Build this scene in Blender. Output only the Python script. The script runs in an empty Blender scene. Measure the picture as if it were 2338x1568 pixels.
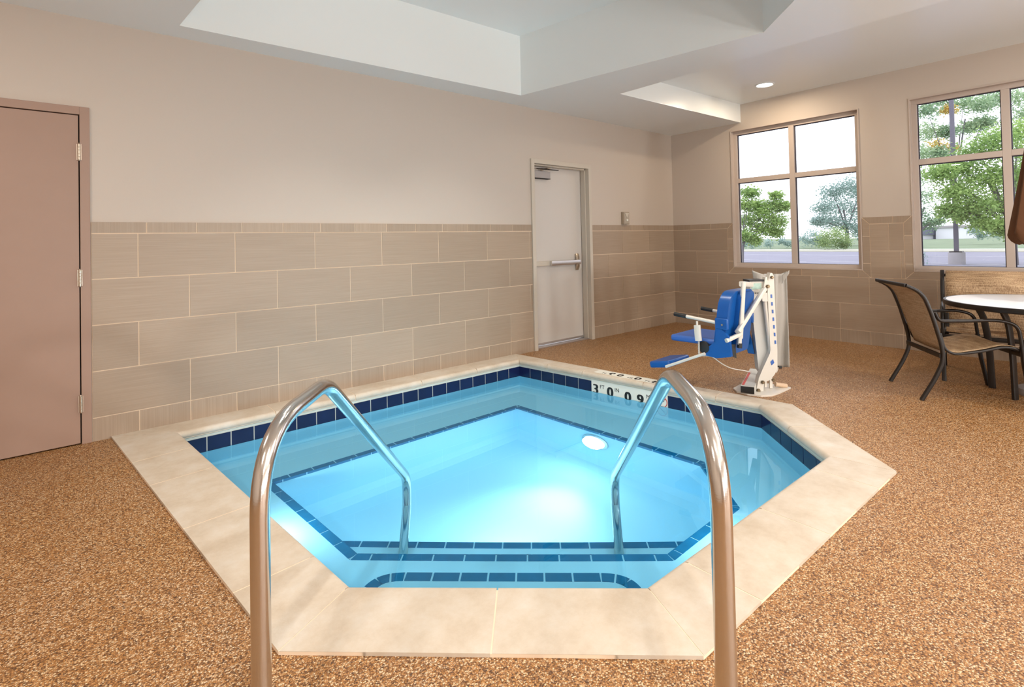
import bpy, bmesh, math, random
from mathutils import Vector, Matrix
random.seed(7)
SC = bpy.context.scene
COL = SC.collection
IN = 0.0254

# ------------------------------------------------------------------ camera
CAM = Vector((-6.9394, -4.4595, 1.2601))
YAW, PIT, ROL = 0.700837, -0.016174, 0.021172
FPX, PCX, PCY, W, H = 1197.05, 1169.0, 531.6, 2338.0, 1568.0
cy, sy = math.cos(YAW), math.sin(YAW); cp, sp = math.cos(PIT), math.sin(PIT)
FWD = Vector((sy*cp, cy*cp, -sp)); R0 = Vector((cy, -sy, 0)); D0 = FWD.cross(R0)
cr, sr = math.cos(ROL), math.sin(ROL)
RGT = cr*R0 + sr*D0; DWN = -sr*R0 + cr*D0
def ray(px, py): return RGT*((px-PCX)/FPX) + DWN*((py-PCY)/FPX) + FWD
def at(px, py, d): return CAM + ray(px, py)*d
def onz(px, py, z=0.0):
    d = ray(px, py); return CAM + d*((z-CAM.z)/d.z)
def onx(px, py, x):
    d = ray(px, py); return CAM + d*((x-CAM.x)/d.x)
cam_d = bpy.data.cameras.new('camera'); cam = bpy.data.objects.new('camera', cam_d); COL.objects.link(cam)
cam.matrix_world = Matrix(((RGT.x, -DWN.x, -FWD.x, CAM.x), (RGT.y, -DWN.y, -FWD.y, CAM.y), (RGT.z, -DWN.z, -FWD.z, CAM.z), (0, 0, 0, 1)))
cam_d.sensor_fit = 'HORIZONTAL'; cam_d.sensor_width = 36.0
cam_d.lens = FPX/W*36.0
cam_d.shift_x = 0.0; cam_d.shift_y = -(H/2-PCY)/W
cam_d.clip_start = 0.05; cam_d.clip_end = 600
SC.camera = cam

# ------------------------------------------------------------------ materials
def nodes(name):
    m = bpy.data.materials.new(name); m.use_nodes = True
    nt = m.node_tree; b = nt.nodes.get('Principled BSDF')
    return m, nt, b
def srgb(r, g, b):
    f = lambda c: (c/255)/12.92 if c/255 <= 0.04045 else (((c/255)+0.055)/1.055)**2.4
    return (f(r), f(g), f(b), 1)
def mat(name, col, rough=0.5, metal=0.0, spec=0.5, bump=0.0, bscale=60, vary=0.0, vscale=8, stretch=None, coat=0.0):
    m, nt, b = nodes(name)
    b.inputs['Base Color'].default_value = col
    b.inputs['Roughness'].default_value = rough
    b.inputs['Metallic'].default_value = metal
    b.inputs['Specular IOR Level'].default_value = spec
    if coat: b.inputs['Coat Weight'].default_value = coat; b.inputs['Coat Roughness'].default_value = 0.1
    tc = nt.nodes.new('ShaderNodeTexCoord')
    src = tc.outputs['Object']
    if stretch:
        mp = nt.nodes.new('ShaderNodeMapping'); mp.inputs['Scale'].default_value = stretch
        nt.links.new(src, mp.inputs['Vector']); src = mp.outputs['Vector']
    if vary:
        n = nt.nodes.new('ShaderNodeTexNoise'); n.inputs['Scale'].default_value = vscale; n.inputs['Detail'].default_value = 5
        nt.links.new(src, n.inputs['Vector'])
        mx = nt.nodes.new('ShaderNodeMix'); mx.data_type = 'RGBA'
        mx.inputs[6].default_value = tuple(c*(1-vary) for c in col[:3])+(1,)
        mx.inputs[7].default_value = tuple(min(1, c*(1+vary)) for c in col[:3])+(1,)
        nt.links.new(n.outputs['Fac'], mx.inputs[0]); nt.links.new(mx.outputs[2], b.inputs['Base Color'])
    if bump:
        n = nt.nodes.new('ShaderNodeTexNoise'); n.inputs['Scale'].default_value = bscale; n.inputs['Detail'].default_value = 3
        nt.links.new(src, n.inputs['Vector'])
        bp = nt.nodes.new('ShaderNodeBump'); bp.inputs['Strength'].default_value = bump; bp.inputs['Distance'].default_value = 0.01
        nt.links.new(n.outputs['Fac'], bp.inputs['Height']); nt.links.new(bp.outputs['Normal'], b.inputs['Normal'])
    return m
def emis(name, col, s):
    m, nt, b = nodes(name)
    b.inputs['Base Color'].default_value = col; b.inputs['Emission Color'].default_value = col; b.inputs['Emission Strength'].default_value = s
    return m
def ramp(nt, stops):
    r = nt.nodes.new('ShaderNodeValToRGB'); e = r.color_ramp.elements
    while len(e) < len(stops): e.new(0.5)
    for i, (p, c) in enumerate(stops): e[i].position = p; e[i].color = c
    return r
def tile_mat(name, axis):
    """porcelain tile: fine streaks along `axis`, a small tone step from tile to tile"""
    m, nt, b = nodes(name)
    tc = nt.nodes.new('ShaderNodeTexCoord'); mp = nt.nodes.new('ShaderNodeMapping')
    mp.inputs['Scale'].default_value = {'h': (2.5, 2.5, 170), 'v': (170, 170, 2.5)}[axis]
    nt.links.new(tc.outputs['Object'], mp.inputs['Vector'])
    n = nt.nodes.new('ShaderNodeTexNoise'); n.inputs['Scale'].default_value = 1.0; n.inputs['Detail'].default_value = 4
    nt.links.new(mp.outputs['Vector'], n.inputs['Vector'])
    at_ = nt.nodes.new('ShaderNodeAttribute'); at_.attribute_name = 'tone'
    r = ramp(nt, [(0.25, (0.315, 0.235, 0.167, 1)), (0.75, (0.385, 0.295, 0.217, 1))])
    nt.links.new(n.outputs['Fac'], r.inputs['Fac'])
    hs = nt.nodes.new('ShaderNodeHueSaturation')
    ml = nt.nodes.new('ShaderNodeMath'); ml.operation = 'MULTIPLY_ADD'; ml.inputs[1].default_value = 0.16; ml.inputs[2].default_value = 0.92
    nt.links.new(at_.outputs['Fac'], ml.inputs[0]); nt.links.new(ml.outputs[0], hs.inputs['Value'])
    nt.links.new(r.outputs['Color'], hs.inputs['Color']); nt.links.new(hs.outputs['Color'], b.inputs['Base Color'])
    b.inputs['Roughness'].default_value = 0.45
    return m
M = {}
M['paint'] = mat('wall_paint', (0.53, 0.46, 0.395, 1), 0.55, bump=0.03, bscale=180)
M['ceil'] = mat('ceiling_paint', (0.80, 0.835, 0.83, 1), 0.3, bump=0.01, bscale=120)
M['tile_h'] = tile_mat('tile_streaks_across', 'h')
M['tile_v'] = tile_mat('tile_streaks_upright', 'v')
M['grout'] = mat('cream_grout', (0.78, 0.63, 0.47, 1), 0.8)
M['door_tan'] = mat('tan_door_paint', srgb(156, 128, 112), 0.5, bump=0.04, bscale=25, vary=0.04)
M['door_cream'] = mat('cream_door_paint', (0.58, 0.535, 0.49, 1), 0.4)
M['frame_cream'] = mat('cream_frame_paint', (0.54, 0.48, 0.40, 1), 0.4)
M['gap'] = mat('dark_gap', (0.02, 0.015, 0.012, 1), 0.8)
M['brass'] = mat('worn_nickel', (0.55, 0.47, 0.38, 1), 0.35, metal=1)
M['steel'] = mat('brushed_stainless', (0.63, 0.595, 0.56, 1), 0.17, metal=1, bump=0.02, bscale=40, stretch=(1, 1, 12))
M['bolt'] = mat('dark_brass_bolt', (0.20, 0.15, 0.09, 1), 0.4, metal=0.8)
M['alu'] = mat('satin_aluminium', (0.72, 0.70, 0.70, 1), 0.35, metal=1)
M['navy'] = mat('navy_glazed_tile', (0.008, 0.014, 0.06, 1), 0.12, vary=0.35, vscale=6)
M['trim'] = mat('blue_step_tile', (0.002, 0.185, 0.37, 1), 0.3, vary=0.2, vscale=20)
M['poolgrout'] = mat('pale_pool_grout', (0.66, 0.68, 0.60, 1), 0.7)
M['marker'] = mat('white_marker_tile', (0.80, 0.79, 0.70, 1), 0.3)
M['black'] = mat('black_lettering', (0.012, 0.012, 0.012, 1), 0.5)
M['red'] = mat('red_sign_ink', (0.55, 0.05, 0.03, 1), 0.5)
M['plaster'] = mat('pool_plaster', (0.50, 0.84, 1.0, 1), 0.6, vary=0.03, vscale=3)
M['white_pc'] = mat('cream_white_powder_coat', (0.68, 0.64, 0.57, 1), 0.35)
M['grey_box'] = mat('pale_grey_plastic', (0.55, 0.54, 0.50, 1), 0.45)
M['rubber'] = mat('black_rubber', (0.012, 0.011, 0.011, 1), 0.55)
M['blue_pl'] = mat('blue_moulded_plastic', (0.006, 0.085, 0.33, 1), 0.28, vary=0.1, vscale=10)
M['blue_pad'] = mat('blue_seat_pad', (0.035, 0.12, 0.42, 1), 0.4)
M['label_g'] = mat('pale_green_label', (0.42, 0.58, 0.50, 1), 0.5, vary=0.25, vscale=60)
M['cover'] = mat('grey_vinyl_cover', (0.40, 0.38, 0.345, 1), 0.5, bump=0.4, bscale=9, vary=0.08, vscale=5)
M['bronze'] = mat('dark_bronze_powder_coat', (0.014, 0.010, 0.008, 1), 0.38, spec=0.35)
M['vinyl_w'] = mat('off_white_window_frame', (0.52, 0.44, 0.385, 1), 0.4)
M['spacer'] = mat('dark_window_gasket', (0.03, 0.03, 0.05, 1), 0.5)
M['umbrella'] = mat('rust_umbrella_canvas', (0.105, 0.038, 0.010, 1), 0.8, bump=0.1, bscale=200)
M['asphalt'] = mat('parking_asphalt', (0.22, 0.215, 0.27, 1), 0.9, vary=0.12, vscale=0.6)
M['line'] = mat('white_stall_paint', (0.5, 0.5, 0.55, 1), 0.8)
M['concrete'] = mat('pale_concrete', (0.34, 0.32, 0.33, 1), 0.9, vary=0.1, vscale=2)
M['grass'] = mat('meadow_grass', (0.16, 0.215, 0.12, 1), 0.9, vary=0.4, vscale=0.5)
M['gravel'] = mat('pale_gravel_verge', (0.38, 0.37, 0.29, 1), 0.9, vary=0.2, vscale=1)
M['bark'] = mat('grey_bark', (0.14, 0.13, 0.14, 1), 0.9)
M['roofing'] = mat('slate_roof', (0.16, 0.17, 0.24, 1), 0.8)
M['white_wall'] = mat('white_siding', (0.75, 0.75, 0.80, 1), 0.8)
def leaf_mat(name, c1, c2):
    m, nt, b = nodes(name)
    a = nt.nodes.new('ShaderNodeAttribute'); a.attribute_name = 'tone'
    r = ramp(nt, [(0, c1), (1, c2)]); nt.links.new(a.outputs['Fac'], r.inputs['Fac'])
    nt.links.new(r.outputs['Color'], b.inputs['Base Color']); b.inputs['Roughness'].default_value = 0.7
    out = nt.nodes['Material Output']; tr = nt.nodes.new('ShaderNodeBsdfTranslucent'); mx = nt.nodes.new('ShaderNodeMixShader')
    nt.links.new(r.outputs['Color'], tr.inputs['Color']); mx.inputs[0].default_value = 0.45
    nt.links.new(b.outputs[0], mx.inputs[1]); nt.links.new(tr.outputs[0], mx.inputs[2]); nt.links.new(mx.outputs[0], out.inputs['Surface'])
    return m
M['leaf'] = leaf_mat('leaf_green', (0.13, 0.25, 0.07, 1), (0.52, 0.70, 0.22, 1))
M['leaf_far'] = leaf_mat('leaf_grey_green', (0.22, 0.34, 0.30, 1), (0.48, 0.60, 0.56, 1))  # pale bluish tone: distance haze put into the leaf colour
M['leaf_bush'] = leaf_mat('leaf_olive', (0.12, 0.22, 0.10, 1), (0.48, 0.60, 0.26, 1))
M['leaf_tall'] = leaf_mat('leaf_mixed', (0.16, 0.30, 0.18, 1), (0.55, 0.68, 0.40, 1))
M['leaf_yel'] = leaf_mat('leaf_yellow', (0.65, 0.45, 0.10, 1), (0.85, 0.70, 0.25, 1))

# pebble floor
def pebble():
    m, nt, b = nodes('pebble_epoxy')
    tc = nt.nodes.new('ShaderNodeTexCoord')
    v = nt.nodes.new('ShaderNodeTexVoronoi'); v.inputs['Scale'].default_value = 210; v.inputs['Randomness'].default_value = 1
    nt.links.new(tc.outputs['Object'], v.inputs['Vector'])
    sep = nt.nodes.new('ShaderNodeSeparateColor'); nt.links.new(v.outputs['Color'], sep.inputs[0])
    r = ramp(nt, [(0.0, srgb(92, 62, 34)), (0.18, srgb(142, 98, 52)), (0.42, srgb(182, 132, 74)), (0.62, srgb(192, 142, 90)), (0.80, srgb(210, 174, 130)), (0.93, srgb(236, 214, 182))])
    nt.links.new(sep.outputs[0], r.inputs['Fac'])
    n = nt.nodes.new('ShaderNodeTexNoise'); n.inputs['Scale'].default_value = 2.2; n.inputs['Detail'].default_value = 4
    nt.links.new(tc.outputs['Object'], n.inputs['Vector'])
    r2 = ramp(nt, [(0.3, (0.86, 0.77, 0.61, 1)), (0.7, (0.90, 0.86, 0.84, 1))])
    nt.links.new(n.outputs['Fac'], r2.inputs['Fac'])
    mx = nt.nodes.new('ShaderNodeMix'); mx.data_type = 'RGBA'; mx.blend_type = 'MULTIPLY'; mx.inputs[0].default_value = 1
    nt.links.new(r.outputs['Color'], mx.inputs[6]); nt.links.new(r2.outputs['Color'], mx.inputs[7])
    # dark crevices between the stones
    cr_ = ramp(nt, [(0.35, (1, 1, 1, 1)), (0.8, (0.42, 0.36, 0.32, 1))]); nt.links.new(v.outputs['Distance'], cr_.inputs['Fac'])
    mx2 = nt.nodes.new('ShaderNodeMix'); mx2.data_type = 'RGBA'; mx2.blend_type = 'MULTIPLY'; mx2.inputs[0].default_value = 1
    nt.links.new(mx.outputs[2], mx2.inputs[6]); nt.links.new(cr_.outputs['Color'], mx2.inputs[7])
    nt.links.new(mx2.outputs[2], b.inputs['Base Color'])
    bp = nt.nodes.new('ShaderNodeBump'); bp.inputs['Strength'].default_value = 0.55; bp.inputs['Distance'].default_value = 0.004; bp.invert = True
    nt.links.new(v.outputs['Distance'], bp.inputs['Height']); nt.links.new(bp.outputs['Normal'], b.inputs['Normal'])
    b.inputs['Roughness'].default_value = 0.42; b.inputs['Specular IOR Level'].default_value = 0.5
    return m
M['pebble'] = pebble()
def stone():
    m, nt, b = nodes('travertine_coping')
    tc = nt.nodes.new('ShaderNodeTexCoord')
    n = nt.nodes.new('ShaderNodeTexNoise'); n.inputs['Scale'].default_value = 5; n.inputs['Detail'].default_value = 8; n.inputs['Roughness'].default_value = 0.7
    nt.links.new(tc.outputs['Object'], n.inputs['Vector'])
    r = ramp(nt, [(0.28, (0.46, 0.365, 0.265, 1)), (0.5, (0.56, 0.475, 0.375, 1)), (0.75, (0.63, 0.575, 0.50, 1))])
    nt.links.new(n.outputs['Fac'], r.inputs['Fac'])
    nt.links.new(r.outputs['Color'], b.inputs['Base Color'])
    b.inputs['Roughness'].default_value = 0.5
    n2 = nt.nodes.new('ShaderNodeTexNoise'); n2.inputs['Scale'].default_value = 90; nt.links.new(tc.outputs['Object'], n2.inputs['Vector'])
    bp = nt.nodes.new('ShaderNodeBump'); bp.inputs['Strength'].default_value = 0.12; bp.inputs['Distance'].default_value = 0.004
    nt.links.new(n2.outputs['Fac'], bp.inputs['Height']); nt.links.new(bp.outputs['Normal'], b.inputs['Normal'])
    return m
M['stone'] = stone()
def sling(name, c1, c2, sc=190):
    m, nt, b = nodes(name)
    tc = nt.nodes.new('ShaderNodeTexCoord')
    facs = []
    for s in ((6, 6, sc), (sc, sc, 6)):
        mp = nt.nodes.new('ShaderNodeMapping'); mp.inputs['Scale'].default_value = s
        nt.links.new(tc.outputs['Object'], mp.inputs['Vector'])
        n = nt.nodes.new('ShaderNodeTexNoise'); n.inputs['Scale'].default_value = 1; n.inputs['Detail'].default_value = 2
        nt.links.new(mp.outputs['Vector'], n.inputs['Vector']); facs.append(n)
    ad = nt.nodes.new('ShaderNodeMath'); ad.operation = 'ADD'
    nt.links.new(facs[0].outputs['Fac'], ad.inputs[0]); nt.links.new(facs[1].outputs['Fac'], ad.inputs[1])
    r = ramp(nt, [(0.40, c1), (0.60, c2)])
    ml = nt.nodes.new('ShaderNodeMath'); ml.operation = 'MULTIPLY'; ml.inputs[1].default_value = 0.5
    nt.links.new(ad.outputs[0], ml.inputs[0]); nt.links.new(ml.outputs[0], r.inputs['Fac']); nt.links.new(r.outputs['Color'], b.inputs['Base Color'])
    b.inputs['Roughness'].default_value = 0.7
    return m
M['sling'] = sling('woven_sling', (0.26, 0.15, 0.075, 1), (0.60, 0.42, 0.25, 1))
M['sling2'] = sling('woven_sling_dark', (0.30, 0.19, 0.10, 1), (0.50, 0.36, 0.22, 1))
def table_glass():
    m, nt, b = nodes('white_table_top'); b.inputs['Base Color'].default_value = (0.85, 0.87, 0.90, 1)
    b.inputs['Roughness'].default_value = 0.32
    return m
M['tabletop'] = table_glass()
def pane_mat():
    m = bpy.data.materials.new('window_glass'); m.use_nodes = True; nt = m.node_tree; nt.nodes.clear()
    o = nt.nodes.new('ShaderNodeOutputMaterial'); t = nt.nodes.new('ShaderNodeBsdfTransparent'); g = nt.nodes.new('ShaderNodeBsdfGlossy')
    g.inputs['Roughness'].default_value = 0.0; t.inputs['Color'].default_value = (0.95, 0.96, 0.98, 1)
    f = nt.nodes.new('ShaderNodeFresnel'); f.inputs['IOR'].default_value = 1.45
    x = nt.nodes.new('ShaderNodeMixShader'); nt.links.new(f.outputs[0], x.inputs[0]); nt.links.new(t.outputs[0], x.inputs[1]); nt.links.new(g.outputs[0], x.inputs[2])
    nt.links.new(x.outputs[0], o.inputs['Surface']); return m
M['pane'] = pane_mat()
def water_mat():
    m = bpy.data.materials.new('pool_water'); m.use_nodes = True; nt = m.node_tree; nt.nodes.clear()
    o = nt.nodes.new('ShaderNodeOutputMaterial'); g = nt.nodes.new('ShaderNodeBsdfGlass')
    g.inputs['IOR'].default_value = 1.33; g.inputs['Roughness'].default_value = 0.0; g.inputs['Color'].default_value = (0.64, 0.895, 1.0, 1)
    nt.links.new(g.outputs[0], o.inputs['Surface']); return m
M['water'] = water_mat()

# ------------------------------------------------------------------ mesh builder
def V3(p): return Vector((p[0], p[1], p[2] if len(p) > 2 else 0.0))
class MB:
    def __init__(s): s.v = []; s.f = []; s.m = []; s.t = []; s.mats = []
    def mi(s, m):
        if m not in s.mats: s.mats.append(m)
        return s.mats.index(m)
    def add(s, vs, fs, m, tone=0.5):
        o = len(s.v); s.v += [Vector(v) for v in vs]; i = s.mi(m)
        for f in fs: s.f.append([o+k for k in f]); s.m.append(i); s.t.append(tone)
    def box(s, c, size, m, rz=0.0, ax=None, tone=0.5):
        c = V3(c); hx, hy, hz = size[0]/2, size[1]/2, size[2]/2
        if ax is None: ax = (Vector((math.cos(rz), math.sin(rz), 0)), Vector((-math.sin(rz), math.cos(rz), 0)), Vector((0, 0, 1)))
        vs = [c+ax[0]*a*hx+ax[1]*b*hy+ax[2]*d*hz for d in (-1, 1) for b in (-1, 1) for a in (-1, 1)]
        s.add(vs, [(0, 2, 3, 1), (4, 5, 7, 6), (0, 1, 5, 4), (2, 6, 7, 3), (0, 4, 6, 2), (1, 3, 7, 5)], m, tone)
    def bb(s, lo, hi, m): s.box([(a+b)/2 for a, b in zip(lo, hi)], [abs(b-a) for a, b in zip(lo, hi)], m)
    def prism(s, poly, ext, m, tone=0.5, m_side=None):
        P = [V3(p) for p in poly]; e = V3(ext); n = len(P)
        nrm = Vector((0, 0, 0))
        for i in range(n): nrm += P[i].cross(P[(i+1) % n])
        if nrm.dot(e) > 0: P = P[::-1]
        s.add(P+[p+e for p in P], [list(range(n)), [2*n-1-i for i in range(n)]], m, tone)
        s.add(P+[p+e for p in P], [[i, i+n, (i+1) % n+n, (i+1) % n] for i in range(n)], m_side or m, tone)
    def tube(s, path, r, m, seg=14, caps=True, sec=None, up=None, r2=None):
        P = [V3(p) for p in path]; n = len(P); o = len(s.v); rings = []
        T = [(P[min(i+1, n-1)]-P[max(i-1, 0)]).normalized() for i in range(n)]
        u = V3(up) if up else (Vector((0, 0, 1)) if abs(T[0].z) < 0.9 else Vector((1, 0, 0)))
        a = (u-T[0]*u.dot(T[0])).normalized()
        for i in range(n):
            if up: a = (V3(up)-T[i]*V3(up).dot(T[i])).normalized()
            else: a = (a-T[i]*a.dot(T[i])).normalized()
            b = T[i].cross(a)
            if sec:   # rounded rectangle section (width along b, height along a)
                w, h = sec[0]/2, sec[1]/2; k = min(w, h)*0.55; pts = []
                for (sx, sz, a0) in ((1, 1, 0), (-1, 1, 90), (-1, -1, 180), (1, -1, 270)):
                    for q in (0, 45, 90):
                        an = math.radians(a0+q); pts.append((sx*(w-k)+k*math.cos(an), sz*(h-k)+k*math.sin(an)))
                rings.append([P[i]+b*x+a*z for x, z in pts])
            else:
                rr = r if r2 is None else r+(r2-r)*i/(n-1)
                rings.append([P[i]+(a*math.cos(2*math.pi*k/seg)+b*math.sin(2*math.pi*k/seg))*rr for k in range(seg)])
        q = len(rings[0]); vs = [p for g in rings for p in g]; fs = []
        for i in range(n-1):
            for k in range(q): fs.append((i*q+k, (i+1)*q+k, (i+1)*q+(k+1) % q, i*q+(k+1) % q))
        if caps: fs.append(list(range(q))); fs.append([(n-1)*q+q-1-k for k in range(q)])
        s.add(vs, fs, m)
    def lathe(s, c, prof, m, seg=32, ax=None):
        c = V3(c); X, Y, Z = ax or (Vector((1, 0, 0)), Vector((0, 1, 0)), Vector((0, 0, 1)))
        vs = [c+X*(r*math.cos(2*math.pi*k/seg))+Y*(r*math.sin(2*math.pi*k/seg))+Z*z for r, z in prof for k in range(seg)]; fs = []
        n = len(prof)
        for i in range(n-1):
            for k in range(seg): fs.append((i*seg+k, i*seg+(k+1) % seg, (i+1)*seg+(k+1) % seg, (i+1)*seg+k))
        fs.append([seg-1-k for k in range(seg)]); fs.append([(n-1)*seg+k for k in range(seg)])
        s.add(vs, fs, m)
    def grid(s, fn, nu, nv, m, thick=None):
        vs = [V3(fn(i/nu, j/nv)) for j in range(nv+1) for i in range(nu+1)]
        s.add(vs, [(j*(nu+1)+i, j*(nu+1)+i+1, (j+1)*(nu+1)+i+1, (j+1)*(nu+1)+i) for j in range(nv) for i in range(nu)], m)
    def text(s, body, origin, xd, yd, size, m, ext=0.0015, bold=0.0, align='LEFT'):
        cu = bpy.data.curves.new('t', 'FONT'); cu.body = body; cu.size = size; cu.extrude = ext; cu.align_x = align
        ob = bpy.data.objects.new('t', cu); me = bpy.data.meshes.new_from_object(ob)
        o = V3(origin); xd = V3(xd).normalized(); yd = V3(yd).normalized(); zd = xd.cross(yd)
        for q, dx in enumerate((0.0,) if not bold else (-bold, 0.0, bold)):
            s.add([o+xd*(v.co.x+dx)+yd*(v.co.y+(dx*0.5 if v.co.y < size*0.35 else -dx*0.5)*0)+zd*(v.co.z+q*0.00012) for v in me.vertices], [list(p.vertices) for p in me.polygons], m)
        bpy.data.objects.remove(ob); bpy.data.curves.remove(cu); bpy.data.meshes.remove(me)
    def build(s, name, parent=None, smooth=True, bevel=0.0, kind=None, label=None, recalc=False, solid=0.0, subs=0):
        org = ORG.get(parent.name, Vector((0, 0, 0))) if parent is not None else Vector((0, 0, 0))
        me = bpy.data.meshes.new(name); me.from_pydata([v-org for v in s.v], [], s.f)
        for m in s.mats: me.materials.append(m)
        me.polygons.foreach_set('material_index', s.m)
        a = me.attributes.new('tone', 'FLOAT', 'FACE'); a.data.foreach_set('value', s.t)
        me.validate(); me.update()
        if recalc:
            bm = bmesh.new(); bm.from_mesh(me); bmesh.ops.remove_doubles(bm, verts=bm.verts, dist=1e-5); bmesh.ops.recalc_face_normals(bm, faces=bm.faces); bm.to_mesh(me); bm.free()
        if smooth:
            me.polygons.foreach_set('use_smooth', [True]*len(me.polygons)); me.set_sharp_from_angle(angle=math.radians(35))
        ob = bpy.data.objects.new(name, me); COL.objects.link(ob)
        if solid:
            md = ob.modifiers.new('thickness', 'SOLIDIFY'); md.thickness = solid; md.offset = 0
        if bevel:
            md = ob.modifiers.new('bevel', 'BEVEL'); md.width = bevel; md.segments = 3; md.limit_method = 'ANGLE'; md.angle_limit = math.radians(40)
        if subs:
            md = ob.modifiers.new('sub', 'SUBSURF'); md.levels = subs; md.render_levels = subs
        if parent is not None:
            ob.parent = parent; ORG[ob.name] = org
        if kind: ob['kind'] = kind
        if label: ob['label'] = label
        return ob
ORG = {}
def thing(name, loc, label, cat, group=None):
    o = bpy.data.objects.new(name, None); COL.objects.link(o); o.location = loc; o.empty_display_size = 0.1
    ORG[o.name] = Vector(loc); o['label'] = label; o['category'] = cat
    if group: o['group'] = group
    return o
def tag(o, label, cat, group=None, kind=None):
    o['label'] = label; o['category'] = cat
    if group: o['group'] = group
    if kind: o['kind'] = kind
    return o
def struct(o, label=None, cat=None):
    o['kind'] = 'structure'
    if label: o['label'] = label
    if cat: o['category'] = cat
    return o
def fillet(pts, rad, n=6):
    """round the inner corners of a polyline"""
    P = [V3(p) for p in pts]; out = [P[0]]
    for i in range(1, len(P)-1):
        r = rad[i-1] if isinstance(rad, (list, tuple)) else rad
        a = (P[i-1]-P[i]); b = (P[i+1]-P[i]); la, lb = a.length, b.length
        d = min(r, la*0.49, lb*0.49); A = P[i]+a.normalized()*d; B = P[i]+b.normalized()*d
        for k in range(n+1):
            t = k/n; out.append(A*(1-t)**2+P[i]*2*t*(1-t)+B*t*t)
    out.append(P[-1]); return out
def clip(poly, p, nrm):
    """keep the part of a 2D convex polygon where (x-p).nrm >= 0"""
    out = []
    for i in range(len(poly)):
        a, b = poly[i], poly[(i+1) % len(poly)]
        da = (a[0]-p[0])*nrm[0]+(a[1]-p[1])*nrm[1]; db = (b[0]-p[0])*nrm[0]+(b[1]-p[1])*nrm[1]
        if da >= 0: out.append(a)
        if (da > 0) != (db > 0) and abs(da-db) > 1e-12:
            t = da/(da-db)
            if 1e-9 < t < 1-1e-9 or True: out.append((a[0]+(b[0]-a[0])*t, a[1]+(b[1]-a[1])*t))
    res = []
    for q in out:
        if not res or abs(q[0]-res[-1][0])+abs(q[1]-res[-1][1]) > 1e-6: res.append(q)
    if len(res) > 1 and abs(res[0][0]-res[-1][0])+abs(res[0][1]-res[-1][1]) < 1e-6: res.pop()
    return res if len(res) > 2 else []
def inset(poly, g):
    """shrink a 2D convex polygon by g on every side"""
    A = sum(poly[i][0]*poly[(i+1) % len(poly)][1]-poly[(i+1) % len(poly)][0]*poly[i][1] for i in range(len(poly)))
    if A < 0: poly = poly[::-1]
    out = poly
    for i in range(len(poly)):
        a, b = poly[i], poly[(i+1) % len(poly)]; l = math.hypot(b[0]-a[0], b[1]-a[1])
        if l < 1e-9: continue
        n = (-(b[1]-a[1])/l, (b[0]-a[0])/l)
        out = clip(out, (a[0]+n[0]*g, a[1]+n[1]*g), n)
        if not out: return []
    return out

# ------------------------------------------------------------------ room shell
XW, YS = -9.8, -8.6            # west and south limits of the room
SOF, POC, TRY = 2.80, 3.045, 3.43
GR = 0.0034
def tile_rect(mb, to3, nrm, u0, u1, z0, z1, m, th=0.006):
    tile_poly(mb, to3, nrm, [(u0, z0), (u1, z0), (u1, z1), (u0, z1)], m, th)
def tile_poly(mb, to3, nrm, poly, m, th=0.006):
    q = inset(poly, GR)
    if q: mb.prism([to3(a, b) for a, b in q], V3(nrm)*th, m, random.random())
def course(mb, to3, nrm, ua, ub, z0, z1, first, pitch, m, skips=()):
    """one row of tiles between ua and ub with joints at first + k*pitch"""
    k = math.floor((ua-first)/pitch); cuts = [ua]
    while first+k*pitch < ub:
        if first+k*pitch > ua+0.01 and first+k*pitch < ub-0.01: cuts.append(first+k*pitch)
        k += 1
    cuts.append(ub)
    for a, b in zip(cuts, cuts[1:]): tile_rect(mb, to3, nrm, a, b, z0, z1, m)
Z = [h*IN for h in (0, 6, 18, 30, 42, 54, 57)]

# left wall (plane y = 0)
D1a, D1b, D1h = -7.90, -6.835, 2.205      # tan door and its frame
D2a, D2b, D2h = -2.885, -1.855, 2.21      # cream door and its frame
wl = MB()
def wrect(mb, x0, x1, z0, z1, y0=0.0, y1=0.16, m=None): mb.bb((x0, y0, z0), (x1, y1, z1), m or M['paint'])
wrect(wl, XW, D1a, 0, 2.86); wrect(wl, D1a, D1b, D1h, 2.86); wrect(wl, D1b, D2a, 0, 2.86); wrect(wl, D2a, D2b, D2h, 2.86); wrect(wl, D2b, 0.14, 0, 2.86)
to3L = lambda u, z: Vector((u, -0.002, z))
def wain_left(ua, ub, fA, fB, fT):
    wl.bb((ua, -0.0045, 0), (ub, 0.0, Z[6]-0.001), M['grout'])
    n = (0, -1, 0); t = lambda u, z: Vector((u, -0.0025, z))
    course(wl, t, n, ua, ub, Z[0]-0.02, Z[1], fA, 12*IN, M['tile_v'])
    course(wl, t, n, ua, ub, Z[1], Z[2], fB, 24*IN, M['tile_h'])
    course(wl, t, n, ua, ub, Z[2], Z[3], fA, 24*IN, M['tile_h'])
    course(wl, t, n, ua, ub, Z[3], Z[4], fB, 24*IN, M['tile_h'])
    course(wl, t, n, ua, ub, Z[4], Z[5], fA, 24*IN, M['tile_h'])
    course(wl, t, n, ua, ub, Z[5], Z[6]+GR, fT, 12*IN, M['tile_v'])
U0 = -6.578
wain_left(D1b+0.003, D2a-0.003, U0, U0+12*IN, U0+0.05)
wain_left(D2b+0.003, -0.004, -1.24, -1.545, -0.45)
wain_left(XW, D1a-0.003, U0, U0+12*IN, U0+0.05)
wall_left = struct(wl.build('wall_left', smooth=False))
wall_left['label'] = 'long beige wall with tan tile wainscot beside the pool'

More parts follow.
